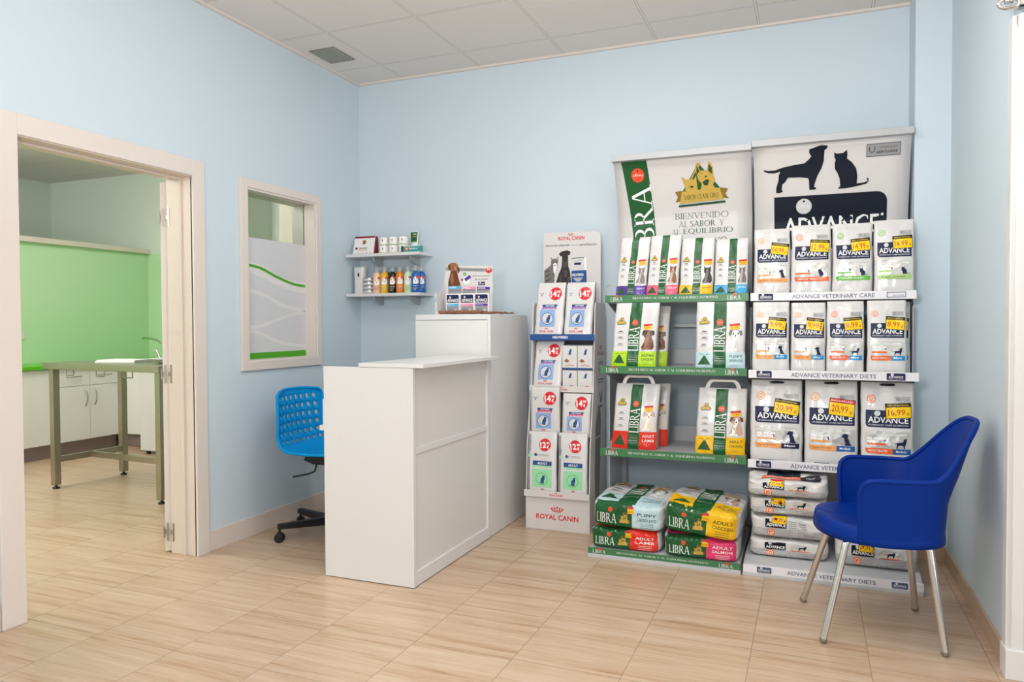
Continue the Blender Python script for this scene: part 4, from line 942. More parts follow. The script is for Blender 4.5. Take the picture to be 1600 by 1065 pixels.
# ------------------------------------------------------------------ white-railed shelving unit and its stock
def brand_chip(pg, x0, z0, x1, z1, col='navy'):
    pg.rrect(x0, z0, x1, z1, col, 2, (.008, 0, .008, 0)); w, h = x1-x0, z1-z0; pg.circ(x0+.3*w, z0+.8*h, .09*w, 'light', 3, 12); pg.text('ADVANCE', x0+.1*w, z0+.32*h, .78*w, .3*h, 'white', 3, bold=.02); pg.text('VETERINARY CARE NUTRITION', x0+.1*w, z0+.14*h, .78*w, .09*h, 'white', 3)
def advance_unit():
    x0, x1, yb = 2.762, 3.55, -.02; w = x1-x0
    t = thing('display_shelving', 'grey metal shelving unit with white shelf rails beside the wall pillar', 'shelving', (x0, yb, 0))
    words = {1.392: 'ADVANCE VETERINARY CARE', .985: 'ADVANCE VETERINARY DIETS', .515: 'ADVANCE VETERINARY DIETS'}
    for s, z, d in unit_frame(t, x0, x1, yb, (1.392, .985, .515), (.395, .515, .53), 'rail_white'):
        hh = .043; zt = z+.013
        r = bx('price_rail', 'rail_white', s, (.002, w+.008, -d-.014, -d, zt-hh, zt), bevel=.0015)
        pg = Page(w, hh); brand_chip(pg, .055, .1, .15, .9)
        if z > 1.2: pg.frame(.84, .2, .95, .85, 'railink', 2, .004); pg.text('EXCLUSIVE', .875, .35, .065, .2, 'railink', 2)
        else: brand_chip(pg, .83, .1, .935, .9)
        pg.text(words[z], .27, .26, .5, .48, 'railink', 2, bold=.004); pg.build('lettering', flat((w/2, -d-.014, zt-hh), (1, 0, 0), (0, 0, 1), (0, -1, 0)), r, off=.0006)
        # dark pressed side shelf ends
    b = M(); b.prism([(-.062, 0), (-.062, .075), (-.70, .072), (-.79, .055), (-.80, .05), (-.80, 0)], 0, .003, w-.003); b = b.build('base_deck', 'rack_light', t, bevel=.002)
    r = bx('price_rail', 'rail_white', b, (.002, w+.002, -.813, -.801, .017, .053), bevel=.001); pg = Page(w, .036); brand_chip(pg, .085, .1, .17, .92, 'railink'); brand_chip(pg, .835, .1, .92, .92, 'railink'); pg.text(words[.985], .26, .26, .49, .5, 'railink', 2, bold=.004); pg.build('lettering', flat((w/2, -.813, .017), (1, 0, 0), (0, 0, 1), (0, -1, 0)), r, off=.0006)
    bx('base_lip', 'rack_light', b, (.0, w, -.817, -.801, 0, .017))
    bx('back_panel', 'rack_grey', t, (.03, w-.03, -.03, -.02, .08, 1.40))
    for z in (.3, .72, 1.16): bx('side_plate', 'rack_light', t, (0, .004, -.36, -.06, z-.17, z+.17)); bx('side_plate', 'rack_light', t, (w-.004, w, -.36, -.06, z-.17, z+.17))
    bx('header_bar', 'rack_grey', t, (-.004, w+.006, -.29, -.225, 2.215, 2.252), bevel=.002)
    yz = lambda z: -(.25-.13*max(0, min(1, (2.215-z)/.4))**.8)
    def BF(x, z, o): return Vector((w/2+x, yz(1.42+z)-.002-o, 1.42+z))
    m = M(); m.grid(lambda u, v: BF((u-.5)*(w-.006), v*.8, 0), 8, 26); bn = m.build('banner', 'card_white', t); so = bn.modifiers.new('thick', 'SOLIDIFY'); so.thickness = .002; so.offset = -1
    pg = Page(w, .8); fx = lambda x: x/w; fz = lambda z: (z-1.42)/.8
    pg.art(DOG, fx(.054), fz(1.972), fx(.386), fz(2.203), 'ink'); pg.art(CAT, fx(.418), fz(1.975), fx(.59), fz(2.17), 'ink')
    pg.rrect(fx(.575), fz(2.125), fx(.738), fz(2.188), 'grey', 2, (.012,)*4); pg.frame(fx(.575), fz(2.125), fx(.738), fz(2.188), 'inkgrey', 3, .004)
    pg.text('VETERINARY', fx(.635), fz(2.162), fx(.088), .013, 'inkgrey', 3); pg.text('EXCLUSIVE', fx(.635), fz(2.14), fx(.088), .015, 'ink', 3, bold=.02)
    for i in range(14):
        a = math.radians(180+180*i/13); pg.circ(fx(.602)+.016*math.cos(a), fz(2.16)+.016*.98*math.sin(a)*1.1, .0025, 'ink', 3, 6)
    pg.circ(fx(.628), fz(2.145), .007, 'ink', 3, 10); pg.circ(fx(.628), fz(2.145), .004, 'grey', 4, 10); pg.rect(fx(.588), fz(2.16), fx(.591), fz(2.175), 'ink', 3); pg.rect(fx(.613), fz(2.16), fx(.616), fz(2.175), 'ink', 3)
    pg.rrect(fx(.11), fz(1.66), fx(.682), fz(1.95), 'ink', 2, (.04, 0, .065, 0))
    pg.circ(fx(.266), fz(1.893), .052, 'light', 3); pg.circ(fx(.266), fz(1.92), .007, 'ink', 4); pg.text('affinity', fx(.234), fz(1.882), fx(.064), .024, 'white', 4, shear=.2)
    pg.text('ADVANCE', fx(.16), fz(1.735), fx(.485), fz(1.835)-fz(1.735), 'white', 3, bold=.014); pg.circ(fx(.66), fz(1.83), .009, 'white', 3, 12)
    pg.build('banner_print', BF, bn, L=.03, off=.002)
advance_unit()
A1 = 'white cat food bags on the top white-railed shelf'
top = 'on the top white-railed shelf'
navy_bag(2.777, 2.964, 1.395, .358, -.40, .085, 51, f'cat food bag with tan strip {top}', A1, 'tan', 'Kitten Growth', '14.99', badge='tan', animal=PUP, deg=-8, script=True)
navy_bag(2.968, 3.166, 1.395, .37, -.40, .085, 52, f'cat food bag with deep orange strip {top}', A1, 'orange', 'ADULT HEALTH', '12.99', badge='orange', deg=-4)
navy_bag(3.170, 3.362, 1.395, .368, -.40, .085, 53, f'cat food bag with bright green strip {top}', A1, 'leaf', 'STERILIZED HEALTH', '14.99', badge='leaf', deg=5)
navy_bag(3.367, 3.552, 1.395, .375, -.40, .085, 54, f'cat food bag with pale green strip {top}, beside the wall pillar', A1, 'mint', 'Kitten Growth', '14.99', badge='leaf', deg=3, script=True)
A2 = 'small dog food bags on the second white-railed shelf'
navy_bag(2.779, 2.965, .987, .368, -.515, .09, 61, 'small tan and blue striped dog food bag nearest the green-railed unit', A2, 'tan', 'Puppy Growth', '9,99', 'tan', 'cyan', 'Mini', PUP, deg=-6, script=True, tagx=.44)
navy_bag(2.970, 3.14, .987, .362, -.50, .09, 62, 'small tan and blue striped dog food bag, second from the green-railed unit', A2, 'tan', 'Puppy Growth', '9,99', 'tan', 'cyan', 'Mini', PUP, deg=-7, script=True, tagx=.45)
navy_bag(3.143, 3.318, .987, .366, -.512, .09, 63, 'small orange and blue striped dog food bag with its price tag tilted up', A2, 'orange', 'ADULT HEALTH', '8,99', 'orange', 'cyan', 'Mini', DOG, deg=5)
navy_bag(3.330, 3.51, .987, .368, -.512, .09, 64, 'small orange and blue striped dog food bag nearest the wall pillar', A2, 'orange', 'ADULT HEALTH', '8,99', 'orange', 'cyan', 'Mini', DOG, deg=-4)
navy_bag(3.36, 3.538, .987, .362, -.40, .09, 65, 'dog food bag half hidden behind the one nearest the wall pillar', A2, 'orange', 'ADULT HEALTH', '8,99', 'orange', 'cyan', 'Mini', DOG, deg=-4)
A3 = 'medium dog food bags with punched tops on the third white-railed shelf'
for (a, b, h, seed, lab, strip, sn, pr, bd, blk, bn, an, red, dg, scr) in (
        (2.772, 3.03, .425, 71, 'large tan striped dog food bag with black yellow price tag on the third shelf', 'tan', 'Puppy Growth', '20,99', 'tan', 'navy', 'Maxi', PUP, False, -8, True),
        (3.04, 3.292, .428, 72, 'large tan striped dog food bag with red-topped price tag on the third shelf', 'tan', 'Puppy Growth', '20,99', 'tan', 'blue', 'Medium', PUP, True, -6, True),
        (3.303, 3.545, .426, 73, 'large orange striped dog food bag on the third shelf beside the wall pillar', 'orange', 'ADULT HEALTH', '16,99', 'orange', 'blue', 'Medium', DOG, False, 4, False)):
    o = navy_bag(a, b, .517, h, -.525, .115, seed, lab, A3, strip, sn, pr, bd, blk, bn, an, red, deg=dg, tall=True, script=scr, tagx=.47)
    S = pouch_shape(b-a, h, .115, seed, .012, 0, amp=.006); pg = Page(b-a, h); pg.rrect(.36, .955, .66, .985, 'black', 2, (.05, .05, .05, .05)); pg.rect(.02, .88, .98, .884, 'light', 1)
    put(o, [pg.build('hand_slot', page_map(S, b-a, h))])
def navy_sack(W, L, T, seed, loc, rot, label, price, badge=True, top=False, tagged=True, red=False, sheet=False):
    s = Sack(W, L, T, seed, .12, .012, 10); o = place(s.body('pet_food_sack', 'bag_white'), loc, *rot); tag(o, label, 'pet food sack', 'white dog food sacks stacked on the white-railed base')
    pg = Page(W, T); pg.rect(0, 0, 1, .42, 'bag_grey', 1); pg.circ(.27, .24, .05, 'orange', 2); pg.circ(.27, .24, .037, 'cream', 3); pg.circ(.27, .24, .026, 'orange', 4); pg.circ(.275, .22, .012, 'cream', 5)
    pg.frame(.62, .1, .84, .32, 'brownlight', 2, .004); pg.text('VETERINARY EXCLUSIVE', .68, .18, .14, .06, 'inkgrey', 3)
    k = [pg.build('end_print', s.face('front'), off=.0028)]
    pg = Page(W, T); pg.rrect(.2, .46, .47, .86, 'ink', 2, (.02, 0, 0, 0)); pg.circ(.27, .8, .02, 'light', 3); pg.text('ADVANCE', .215, .52, .245, .17, 'white', 3, bold=.03)
    if sheet:
        for a in (.5, .62):
            for i in range(4): pg.rect(a, .5+.09*i, a+.1, .54+.09*i, 'grey', 2)
        pg.rect(.49, .46, .74, .9, 'light', 1)
    else: pg.rrect(.52, .46, .82, .84, 'foilpatch', 1, (.05, .0, .1, .1)); pg.art(DOG, .6, .5, .74, .8, 'ink', 3); pg.rect(.53, .44, .78, .48, 'orange', 2)
    k.append(pg.build('printed_lettering', s.face('front'), off=.003))
    if tagged:
        pg = Page(W, T).turn(.36, .8, -2); pg.rect(.285, .66, .47, 1.0, 'black', 4); pg.rect(.29, .67, .465, .93 if red else .97, 'tagyellow', 5); pg.text(price, .305, .72, .12, .16, 'tagred', 6); pg.text('€', .44, .73, .015, .08, 'tagred', 6)
        if red: pg.rect(.29, .94, .465, .995, 'crimson', 5)
        k.append(pg.build('price_tag', s.face('front'), off=.0032))
    if top:
        pg = Page(W, L); pg.poly([(.16, .06), (.68, .03), (.66, .14), (.2, .16)], 'orange', 2); pg.poly([(.68, .03), (.93, .02), (.9, .3), (.66, .14)], 'ink', 2); pg.text('ADULT HEALTH', .24, .08, .38, .035, 'white', 3, bold=.01); pg.text('Maxi', .74, .1, .1, .03, 'white', 3)
        pg.rect(.24, .18, .66, .4, 'ink', 1); pg.rrect(.1, .5, .9, .85, 'navy', 1, (.06, 0, 0, 0)); pg.text('ADVANCE', .18, .6, .6, .12, 'white', 2, bold=.03)
        k.append(pg.build('top_print', s.face('top'), off=.0028))
    put(o, k); return o
navy_sack(.37, .56, .084, 81, (2.966, -.45, .077), (0, 0, .01), 'bottom sack of the four-high pile, with no price tag', '', tagged=False)
navy_sack(.365, .56, .106, 82, (2.972, -.45, .1735), (0, 0, 0), 'second sack up in the four-high pile, with a printed sheet beside its badge', '44,99', sheet=True)
navy_sack(.36, .56, .082, 83, (2.962, -.45, .2885), (0, 0, .01), 'third sack up in the four-high pile, with a yellow price tag', '34,99')
navy_sack(.375, .58, .08, 84, (2.964, -.46, .3855), (math.radians(.5), 0, -.01), 'topmost sack of the four-high pile, with orange lettering strip', '37,99', top=True, red=True)
navy_sack(.355, .56, .11, 85, (3.363, -.46, .077), (0, 0, 0), 'single white sack lying beside the four-high pile, behind the blue armchair legs', '37,99')

# ------------------------------------------------------------------ carton floor display of bags
def carton_display():
    x0, x1 = 1.458, 1.862; w = x1-x0
    t = thing('carton_display', 'white carton floor display of cat food between the tall cabinet and the green-railed shelving', 'display stand', (x0, 0, 0))
    out = [(-.428, 0), (-.428, .2), (-.408, .51), (-.335, .88), (-.295, 1.355), (-.275, 1.372), (-.078, 1.372), (-.078, 0)]
    for x, nm in ((0, 'side_panel'), (w-.006, 'side_panel')):
        m = M(); m.prism(out, 0, x, x+.006); s = m.build(nm, 'card_white', t)
    pg = Page(.35, 1.37)
    for q in ([(.18, .13), (.3, .1), (.42, .14), (.5, .3), (.52, .4), (.2, .4), (.14, .25)], [(.2, .405), (.52, .405), (.56, .47), (.5, .52), (.52, .545), (.44, .535), (.36, .55), (.34, .52), (.28, .5), (.2, .45)]): pg.poly([(a+.17, b) for a, b in q], 'shadowgrey', 1)
    crown(pg, .7, .79, .2, 'crimson'); pg.text('ROYAL CANIN', .5, .765, .4, .018, 'crimson', 1, bold=.02); pg.rect(.58, .69, .85, .74, 'grey', 1); pg.rect(.62, .71, .8, .722, 'light', 2)
    pg.rect(.5, .655, .92, .66, 'inkgrey', 1); pg.rect(.52, .642, .9, .647, 'inkgrey', 1); pg.poly([(.62, .6), (.66, .6), (.72, .57), (.78, .6), (.82, .6), (.76, .55), (.68, .55)], 'inkgrey', 1); pg.rect(.64, .53, .82, .54, 'inkgrey', 1)
    pg.build('side_print', flat((w, -.253, 0), (0, 1, 0), (0, 0, 1), (1, 0, 0)), s, off=.0008)
    bx('back_panel', 'card_white', t, (.006, w-.006, -.084, -.078, 0, 1.372))
    p = bx('base_panel', 'card_white', t, (.006, w-.006, -.43, -.424, 0, .2))
    pg = Page(w, .2); crown(pg, .5, .56, .2, 'crimson', 1); pg.text('ROYAL CANIN', .17, .32, .66, .16, 'crimson', 1, bold=.02); pg.build('base_print', flat((w/2, -.43, 0), (1, 0, 0), (0, 0, 1), (0, -1, 0)), p, off=.0008)
    for z, y, hh, mt in ((1.142, -.336, .037, 'royal'), (.828, -.35, .038, 'card_white'), (.527, -.30, .005, 'card_white'), (.2, -.45, .04, 'card_white')):
        tr = bx('tray', mt, t, (-.004 if hh > .03 else .007, w+.004 if hh > .03 else w-.007, y, y+.004, z, z+hh), (.007, w-.007, y+.004, -.085, z, z+.005))
        if mt == 'royal': tr.data.materials.append(MT['card_white'])
        pg = Page(w, hh)
        if mt == 'royal': pg.text('NEUTERED', .36, .32, .24, .4, 'white', 1, bold=.03)
        elif hh > .03: crown(pg, .5, .66, .05, 'crimson', 1); pg.text('ROYAL CANIN', .4, .3, .2, .3, 'crimson', 1, bold=.02)
        if pg.t: pg.build('tray_print', flat((w/2, y, z), (1, 0, 0), (0, 0, 1), (0, -1, 0)), tr, off=.0008)
    m = M(); W2, z0, z1 = .382, 1.30, 1.826
    m.prism([(.0, z0), (W2, z0), (W2, z1-.035)]+[(W2-.035+.035*math.cos(a), z1-.035+.035*math.sin(a)) for a in [PI/2*i/6 for i in range(7)]][1:]+[(0, z1+.004)], 1, -.092, -.088); hd = m.build('header_card', 'card_white', t)
    pg = Page(W2, .526); Xf = lambda X: (X-1.458)/W2; Zf = lambda z: (z-1.30)/.526
    crown(pg, Xf(1.645), Zf(1.806), .1, 'crimson', 1); pg.text('ROYAL CANIN', Xf(1.56), Zf(1.777), Xf(1.733)-Xf(1.56), .046, 'crimson', 1, bold=.02)
    pg.text('Nutrición adaptada', Xf(1.474), Zf(1.736), Xf(1.635)-Xf(1.474), .034, 'inkgrey', 1, bold=.01); pg.text('tras la', Xf(1.645), Zf(1.74), .12, .024, 'grey', 1); pg.text('esterilización', Xf(1.7), Zf(1.738), Xf(1.815)-Xf(1.7), .03, 'inkgrey', 1, bold=.01)
    P = lambda q: [(Xf(1.458+a/1193*.478-.114), Zf(1.862-(b)/1065*.53)) for a, b in q]
    k = lambda a, b: P([(a, b)])[0]
    # cat
    pg.poly(P([(300, 750), (298, 550), (340, 525), (380, 505), (420, 470), (520, 520), (500, 580), (470, 640), (462, 750)]), 'catgrey', 1)
    pg.poly(P([(415, 490), (415, 430), (410, 375), (445, 405), (500, 402), (540, 372), (540, 420), (528, 455), (520, 520), (480, 560), (430, 520)]), 'catgrey', 2)
    pg.poly(P([(452, 470), (480, 450), (512, 470), (515, 520), (480, 620), (455, 560)]), 'white', 3)
    pg.poly(P([(417, 425), (418, 388), (440, 412)]), 'flesh', 3); pg.poly(P([(505, 412), (535, 385), (533, 420)]), 'flesh', 3)
    for q in ([(320, 560), (400, 540), (390, 555), (320, 580)], [(320, 620), (410, 590), (400, 606), (322, 640)], [(320, 680), (420, 650), (412, 664), (322, 700)], [(430, 600), (470, 590), (466, 602), (432, 614)]): pg.poly(P(q), 'doggrey', 3)
    for a, b in ((457, 455), (503, 455)): pg.circ(*k(a, b), .011, 'black', 4, 10)
    pg.circ(*k(480, 487), .011, 'black', 5, 8)
    # dog
    pg.poly(P([(487, 742), (520, 660), (545, 600), (590, 520), (600, 440), (600, 370), (575, 375), (552, 350), (550, 335), (610, 308), (690, 300), (740, 318), (740, 345), (722, 362), (700, 360), (705, 500), (735, 580), (755, 742)]), 'dogblack', 2)
    for q in ([(610, 420), (645, 400), (690, 420), (690, 500), (650, 530), (610, 500)], [(620, 560), (660, 550), (690, 570), (680, 640), (640, 650)], [(560, 640), (600, 600), (590, 700), (540, 735)], [(690, 640), (720, 640), (735, 730), (700, 735)]): pg.poly(P(q), 'doggrey', 3)
    pg.circ(*k(652, 430), .02, 'black', 4, 12)
    for a in (625, 680): pg.circ(*k(a, 365), .01, 'black', 4, 8); pg.circ(*k(a-2, 362), .003, 'light', 5, 6)
    # pack shot
    pg.poly(P([(762, 402), (970, 396), (970, 560), (760, 565)]), 'light', 2); pg.poly(P([(970, 396), (1000, 405), (1010, 560), (970, 560)]), 'white', 2); pg.poly(P([(762, 402), (970, 396), (970, 404), (762, 410)]), 'navy', 3)
    pg.poly(P([(805, 462), (918, 460), (918, 490), (805, 492)]), 'navy', 3); pg.poly(P([(760, 565), (1005, 560), (1010, 722), (760, 725)]), 'royal', 3)
    a, b = k(770, 635); c, d = k(960, 602); pg.text('NEUTERED', a, b, c-a, d-b, 'white', 4, bold=.03)
    for i in range(3): a, b = k(790+20*i, 668+18*i); c, _ = k(945-20*i, 0); pg.rect(a, b, c, b+.012, 'light', 4)
    a, b = k(855, 440); c, d = k(935, 428); pg.text('ROYAL CANIN', a, b, c-a, d-b, 'crimson', 3)
    pg.build('header_print', flat((W2/2, -.092, 1.30), (1, 0, 0), (0, 0, 1), (0, -1, 0)), hd, off=.0007)
carton_display()
K = 'white cat food bags on the carton display'
crown_bag(1.472, 1.656, 1.15, .348, -.325, .085, 101, 'cat food bag on the navy-lipped top tray, on its side nearest the tall cabinet', K, sh=.012)
crown_bag(1.662, 1.844, 1.15, .346, -.325, .085, 102, 'cat food bag on the navy-lipped top tray, on its side nearest the shelving', K, sh=.012)
crown_bag(1.466, 1.652, .836, .302, -.338, .085, 103, 'cat food bag beside the small food pouches under the navy-lipped tray', K, sh=.008, price=('14', '50'))
crown_bag(1.47, 1.657, .538, .318, -.368, .072, 104, 'pink-bannered cat food bag rising over the plain tray lip', K, 'female', lean=-.048, sh=.008)
crown_bag(1.664, 1.846, .538, .284, -.368, .072, 105, 'pink-bannered cat food bag reaching just below the plain tray lip', K, 'female', lean=-.01, sh=.008)
crown_bag(1.468, 1.655, .208, .38, -.436, .085, 106, 'green panelled adult food bag on the lowest tray, beside the tall cabinet', K, 'adult', lean=-.002, price=('12', '90'))
crown_bag(1.662, 1.847, .208, .38, -.436, .085, 107, 'green panelled adult food bag on the lowest tray, on its side nearest the shelving', K, 'adult', lean=-.002, price=('12', '90'))
def small_pouch(x, z, h, label, disc):
    w, d = .094, .075; m = M(); m.box(-w/2, w/2, -d/2, d/2, 0, h*.97); m.prism([(-d/2, h*.97), (d/2, h*.97), (.012, h), (-.012, h)], 0, -w/2+.002, w/2-.002)
    o = tag(m.build('food_pouch_pack', 'bag_white', loc=(x, -.29, z), bevel=.004), label, 'food pouch pack', 'small cat food packs on the carton display')
    pg = Page(w, h); pg.art(CAT, .36, .6, .64, .86, 'royal', 1, flip=True); pg.circ(.2, .88, .03, 'grey', 1); pg.rect(.1, .52, .9, .526, 'light', 1)
    if disc: pg.circ(.62, .12, .26, 'crimson', 2, sq=.7); pg.text('5', .5, .05, .2, .12, 'white', 3, bold=.04); pg.poly([(.08, .12), (.3, .2), (.46, .12), (.3, .06)], 'brownlight', 2)
    else: pg.poly([(.12, .34), (.3, .44), (.5, .34), (.3, .28)], 'brownlight', 1); crown(pg, .5, .2, .14, 'crimson', 1); pg.text('ROYAL CANIN', .22, .14, .56, .045, 'crimson', 1, bold=.02); pg.rect(0, .0, 1, .07, 'royal', 1)
    p = pg.build('front_print', flat((0, -d/2, 0), (1, 0, 0), (0, 0, 1), (0, -1, 0)), o, off=.0008); return o
small_pouch(1.708, .836, .128, 'small cat food pack with red disc, lower one beside the white bag', True)
small_pouch(1.805, .836, .128, 'small cat food pack with red disc, lower one beside the display side panel', True)
small_pouch(1.708, .966, .148, 'small cat food pack in the upper row, beside the white bag', False)
small_pouch(1.805, .966, .148, 'small cat food pack in the upper row, beside the display side panel', False)

# ------------------------------------------------------------------ two wall shelves in the corner and their goods
for z, nm in ((1.717, 'upper white wall shelf carrying cans in the room corner'), (1.440, 'lower white wall shelf carrying shampoo bottles in the room corner')):
    t = thing('wall_shelf', nm, 'shelf', (.302, -.1, z), 0, 'white corner wall shelves')
    bx('board', 'lam_white', t, (-.288, .302, -.105, .099, 0, .021))
    for x in (-.115, .185):
        m = M(); m.prism([(.098, -.0005), (-.03, -.0005)]+[(.098-.128*math.cos(a)**.8, -.058*math.sin(a)) for a in [PI/2*i/8 for i in range(1, 9)]], 0, x, x+.012); m.build('shelf_bracket', 'rack_grey', t, bevel=.002)
zt, zb = 1.7385, 1.4615
def carton():
    t = thing('treat_box', 'white carton with dark red roof edge and dog badge on the upper wall shelf', 'box', (.132, -.115, zt))
    m = M(); m.prism([(-.055, 0), (.035, 0), (.012, .13), (-.018, .13)], 0, -.083, .083); b = m.build('box_body', 'paper_white', t, bevel=.002)
    pg = Page(.166, .135); pg.rect(0, .9, 1, 1, 'maroon', 1); pg.circ(.5, .68, .1, 'gold', 1); pg.circ(.5, .69, .05, 'brown', 2); pg.rect(.44, .56, .56, .62, 'brown', 2); pg.circ(.15, .33, .06, 'maroon', 1); pg.text('Jaulas', .28, .27, .4, .13, 'inkgrey', 1, bold=.01); pg.rect(.3, .22, .7, .25, 'gold', 1)
    for i in range(5): pg.circ(.12+.19*i, .06, .025, 'brownlight', 1, 10)
    pg.build('box_print', flat((0, -.0555, 0), (1, 0, 0), (0, .274, .962), (0, -.962, .274)), b, off=.0008)
    m = M(); m.prism([(-.04, .005), (.033, .005), (.012, .128), (-.016, .128)], 0, .083, .0845); m.build('red_side', 'maroon', b)
carton()
def can(x, z, label):
    m = M(); m.lathe([(.036, 0), (.037, .003), (.037, .052), (.036, .055)], n=28); o = tag(m.build('food_can', 'paper_white', loc=(x, -.14, z)), label, 'can', 'small white cans stacked on the upper wall shelf')
    def F(px, pz, d): a = -PI/2+px/.037; return Vector(((.037+d)*math.cos(a), (.037+d)*math.sin(a), pz))
    pg = Page(.09, .055); pg.rect(0, .02, 1, .1, 'mint', 1); pg.art(CAT, .58, .45, .7, .75, 'inkgrey', 1); pg.poly([(.2, .2), (.3, .25), (.4, .6), (.3, .5)], 'grey', 1); pg.text('cat', .2, .62, .2, .16, 'inkgrey', 1); pg.build('can_label', F, o, L=.012)
    m = M(); m.tube([((.0355)*math.cos(2*PI*i/24), .0355*math.sin(2*PI*i/24), .0555) for i in range(24)], .0016, 6, closed=True); m.build('rim', 'tin', o)
for j, row in enumerate(('lower', 'upper')):
    for x, pos in ((.288, 'beside the carton'), (.366, 'in the middle of its row'), (.444, 'beside the standing tube')): can(x, zt+.0003+.0575*j, f'small white can in the {row} row, {pos}')
def tube_():
    t = thing('cream_tube', 'green and white cream tube standing on its cap on the upper wall shelf', 'tube', (.505, -.09, zt))
    def f(u, v): a = 2*PI*u; k = v; rx = .022+.010*k; ry = .019*(1-k)**.8+.0015; return Vector((rx*math.cos(a), ry*math.sin(a), .022+.128*v))
    m = M(); m.grid(f, 28, 12, 0); o = m.build('tube_body', 'paper_white', t)
    def F(px, pz, d): v = max(0, min(1, pz/.128)); a = -PI/2+px/.03; p = f(a/(2*PI), v); return p+Vector((0, -d, 0))
    pg = Page(.07, .128); pg.rect(0.06, .46, .94, .97, 'green', 1); pg.rect(.06, .4, .94, .46, 'leaf', 1); pg.text('Huile', .4, .82, .4, .08, 'white', 2, bold=.02); pg.rect(.35, .7, .85, .75, 'gold', 2); pg.circ(.5, .2, .06, 'affinity', 1); pg.build('tube_label', F, o, L=.012)
    m = M(); m.lathe([(.018, 0), (.019, .022), (.017, .024)], n=20); m.build('cap', 'paper_white', t)
tube_()
m = M(); m.box(-.074, .074, -.02, .02, 0, .042); o = tag(m.build('ointment_box', 'teal', loc=(.532, -.172, zt), bevel=.001), 'flat teal ointment carton lying in front of the standing tube', 'box')
pg = Page(.148, .042); pg.circ(.3, .5, .1, 'affinity', 1); pg.circ(.3, .5, .05, 'cream', 2); pg.text('Seralmar', .42, .42, .45, .26, 'white', 1, bold=.02); pg.rect(0, 0, .12, 1, 'darkgreen', 1); pg.rect(0, .88, 1, 1, 'light', 1); pg.build('box_print', flat((0, -.02, 0), (1, 0, 0), (0, 0, 1), (0, -1, 0)), o, off=.0006)
def dispenser():
    t = thing('air_freshener', 'slim white air freshener dispenser at the corner end of the lower wall shelf', 'dispenser', (.078, -.12, zb))
    def f(u, v):
        a = 2*PI*u; c, s = math.cos(a), math.sin(a); n = 3.2; d = (abs(c)**n+abs(s)**n)**(1/n); k = 1-.2*math.sin(PI*min(1, v*1.1))*.5+.0*v
        return Vector((.042*c/d*k*(1+.06*v), .03*s/d, .182*v+(.012*abs(c/d)**2*max(0, v-.9)/.1)))
    m = M(); m.grid(f, 36, 18); vs = [f(i/36, 1) for i in range(36)]; m.add(vs, [tuple(range(36))]); m.build('dispenser_body', 'lam_white', t)
    m = M(); m.lathe([(.006, 0), (.007, .002), (.003, .003)], n=14, sy=2.2); n = m.build('nozzle', 'black_plastic', t); n.location = (.006, -.0305, .135); n.rotation_euler = (PI/2, 0, 0)
dispenser()
for i in range(4):
    m = M(); m.lathe([(.04, 0), (.0425, .003), (.0425, .018), (.041, .02), (.0425, .022), (.0425, .026), (.04, .0275)], n=32)
    o = tag(m.build('metal_tin', 'tin', loc=(.163, -.14, zb+.0282*i)), ('flat silver tin at the bottom of the tin stack', 'flat silver tin, second up in the tin stack', 'flat silver tin, third up in the tin stack', 'flat silver tin topping the tin stack')[i], 'tin', 'silver tins stacked on the lower wall shelf')
    m = M(); m.lathe([(.0428, .006), (.0428, .015)], n=32); m.build('tin_label', 'light', o)
def bottle(x, y, mt, label, face='white'):
    m = M(); m.lathe([(.027, 0), (.0295, .004), (.0295, .118), (.026, .132), (.016, .145), (.0125, .15)], n=28)
    t = thing('shampoo_bottle', label, 'bottle', (x, y, zb), 0, 'shampoo bottles on the lower wall shelf'); m.build('bottle_body', mt, t)
    m = M(); m.lathe([(.0155, .148), (.0165, .152), (.015, .183), (.012, .186)], n=20); m.build('cap', 'bottle_clear', t)
    R = .0296
    def F(px, pz, d): a = -PI/2+px/R+.55; return Vector(((R+d)*math.cos(a), (R+d)*math.sin(a), pz))
    pg = Page(.075, .118); pg.poly([(.22, .52), (.3, .5), (.6, .5), (.74, .55), (.72, .75), (.62, .9), (.45, .95), (.3, .85), (.25, .68)], face, 1)
    for q in ([(.34, .78), (.42, .86), (.4, .72)], [(.56, .78), (.62, .84), (.62, .7)]): pg.poly(q, 'inkgrey', 2)
    pg.circ(.48, .66, .045, 'black', 2, 10); pg.rect(.5, .84, .86, .95, 'affinity', 3); pg.text('CHAMPU', .22, .36, .5, .05, 'white' if mt not in ('b_green', 'b_peach') else 'inkgrey', 1)
    for i in range(3): pg.rect(.22, .28-.07*i, .65-.08*i, .295-.07*i, 'light' if mt not in ('b_green', 'b_peach') else 'inkgrey', 1)
    pg.build('bottle_label', F, t, L=.012)
for a in ((.236, -.15, 'b_peach', 'peach coloured shampoo bottle beside the silver tins'), (.299, -.152, 'b_yellow', 'yellow shampoo bottle between the peach and black ones'), (.362, -.15, 'b_black', 'front black shampoo bottle on the lower wall shelf'),
          (.424, -.152, 'b_orange', 'front amber orange shampoo bottle on the lower wall shelf'), (.487, -.15, 'b_green', 'front pale green shampoo bottle on the lower wall shelf'), (.549, -.155, 'b_blue', 'front deep blue shampoo bottle on the lower wall shelf'),
          (.296, -.075, 'b_black', 'black shampoo bottle behind the front black one'), (.36, -.075, 'b_orange', 'amber shampoo bottle behind the front amber one'), (.478, -.075, 'b_green', 'pale green shampoo bottle behind the front green one'), (.556, -.085, 'b_blue', 'deep blue shampoo bottle behind the front blue one')): bottle(*a)

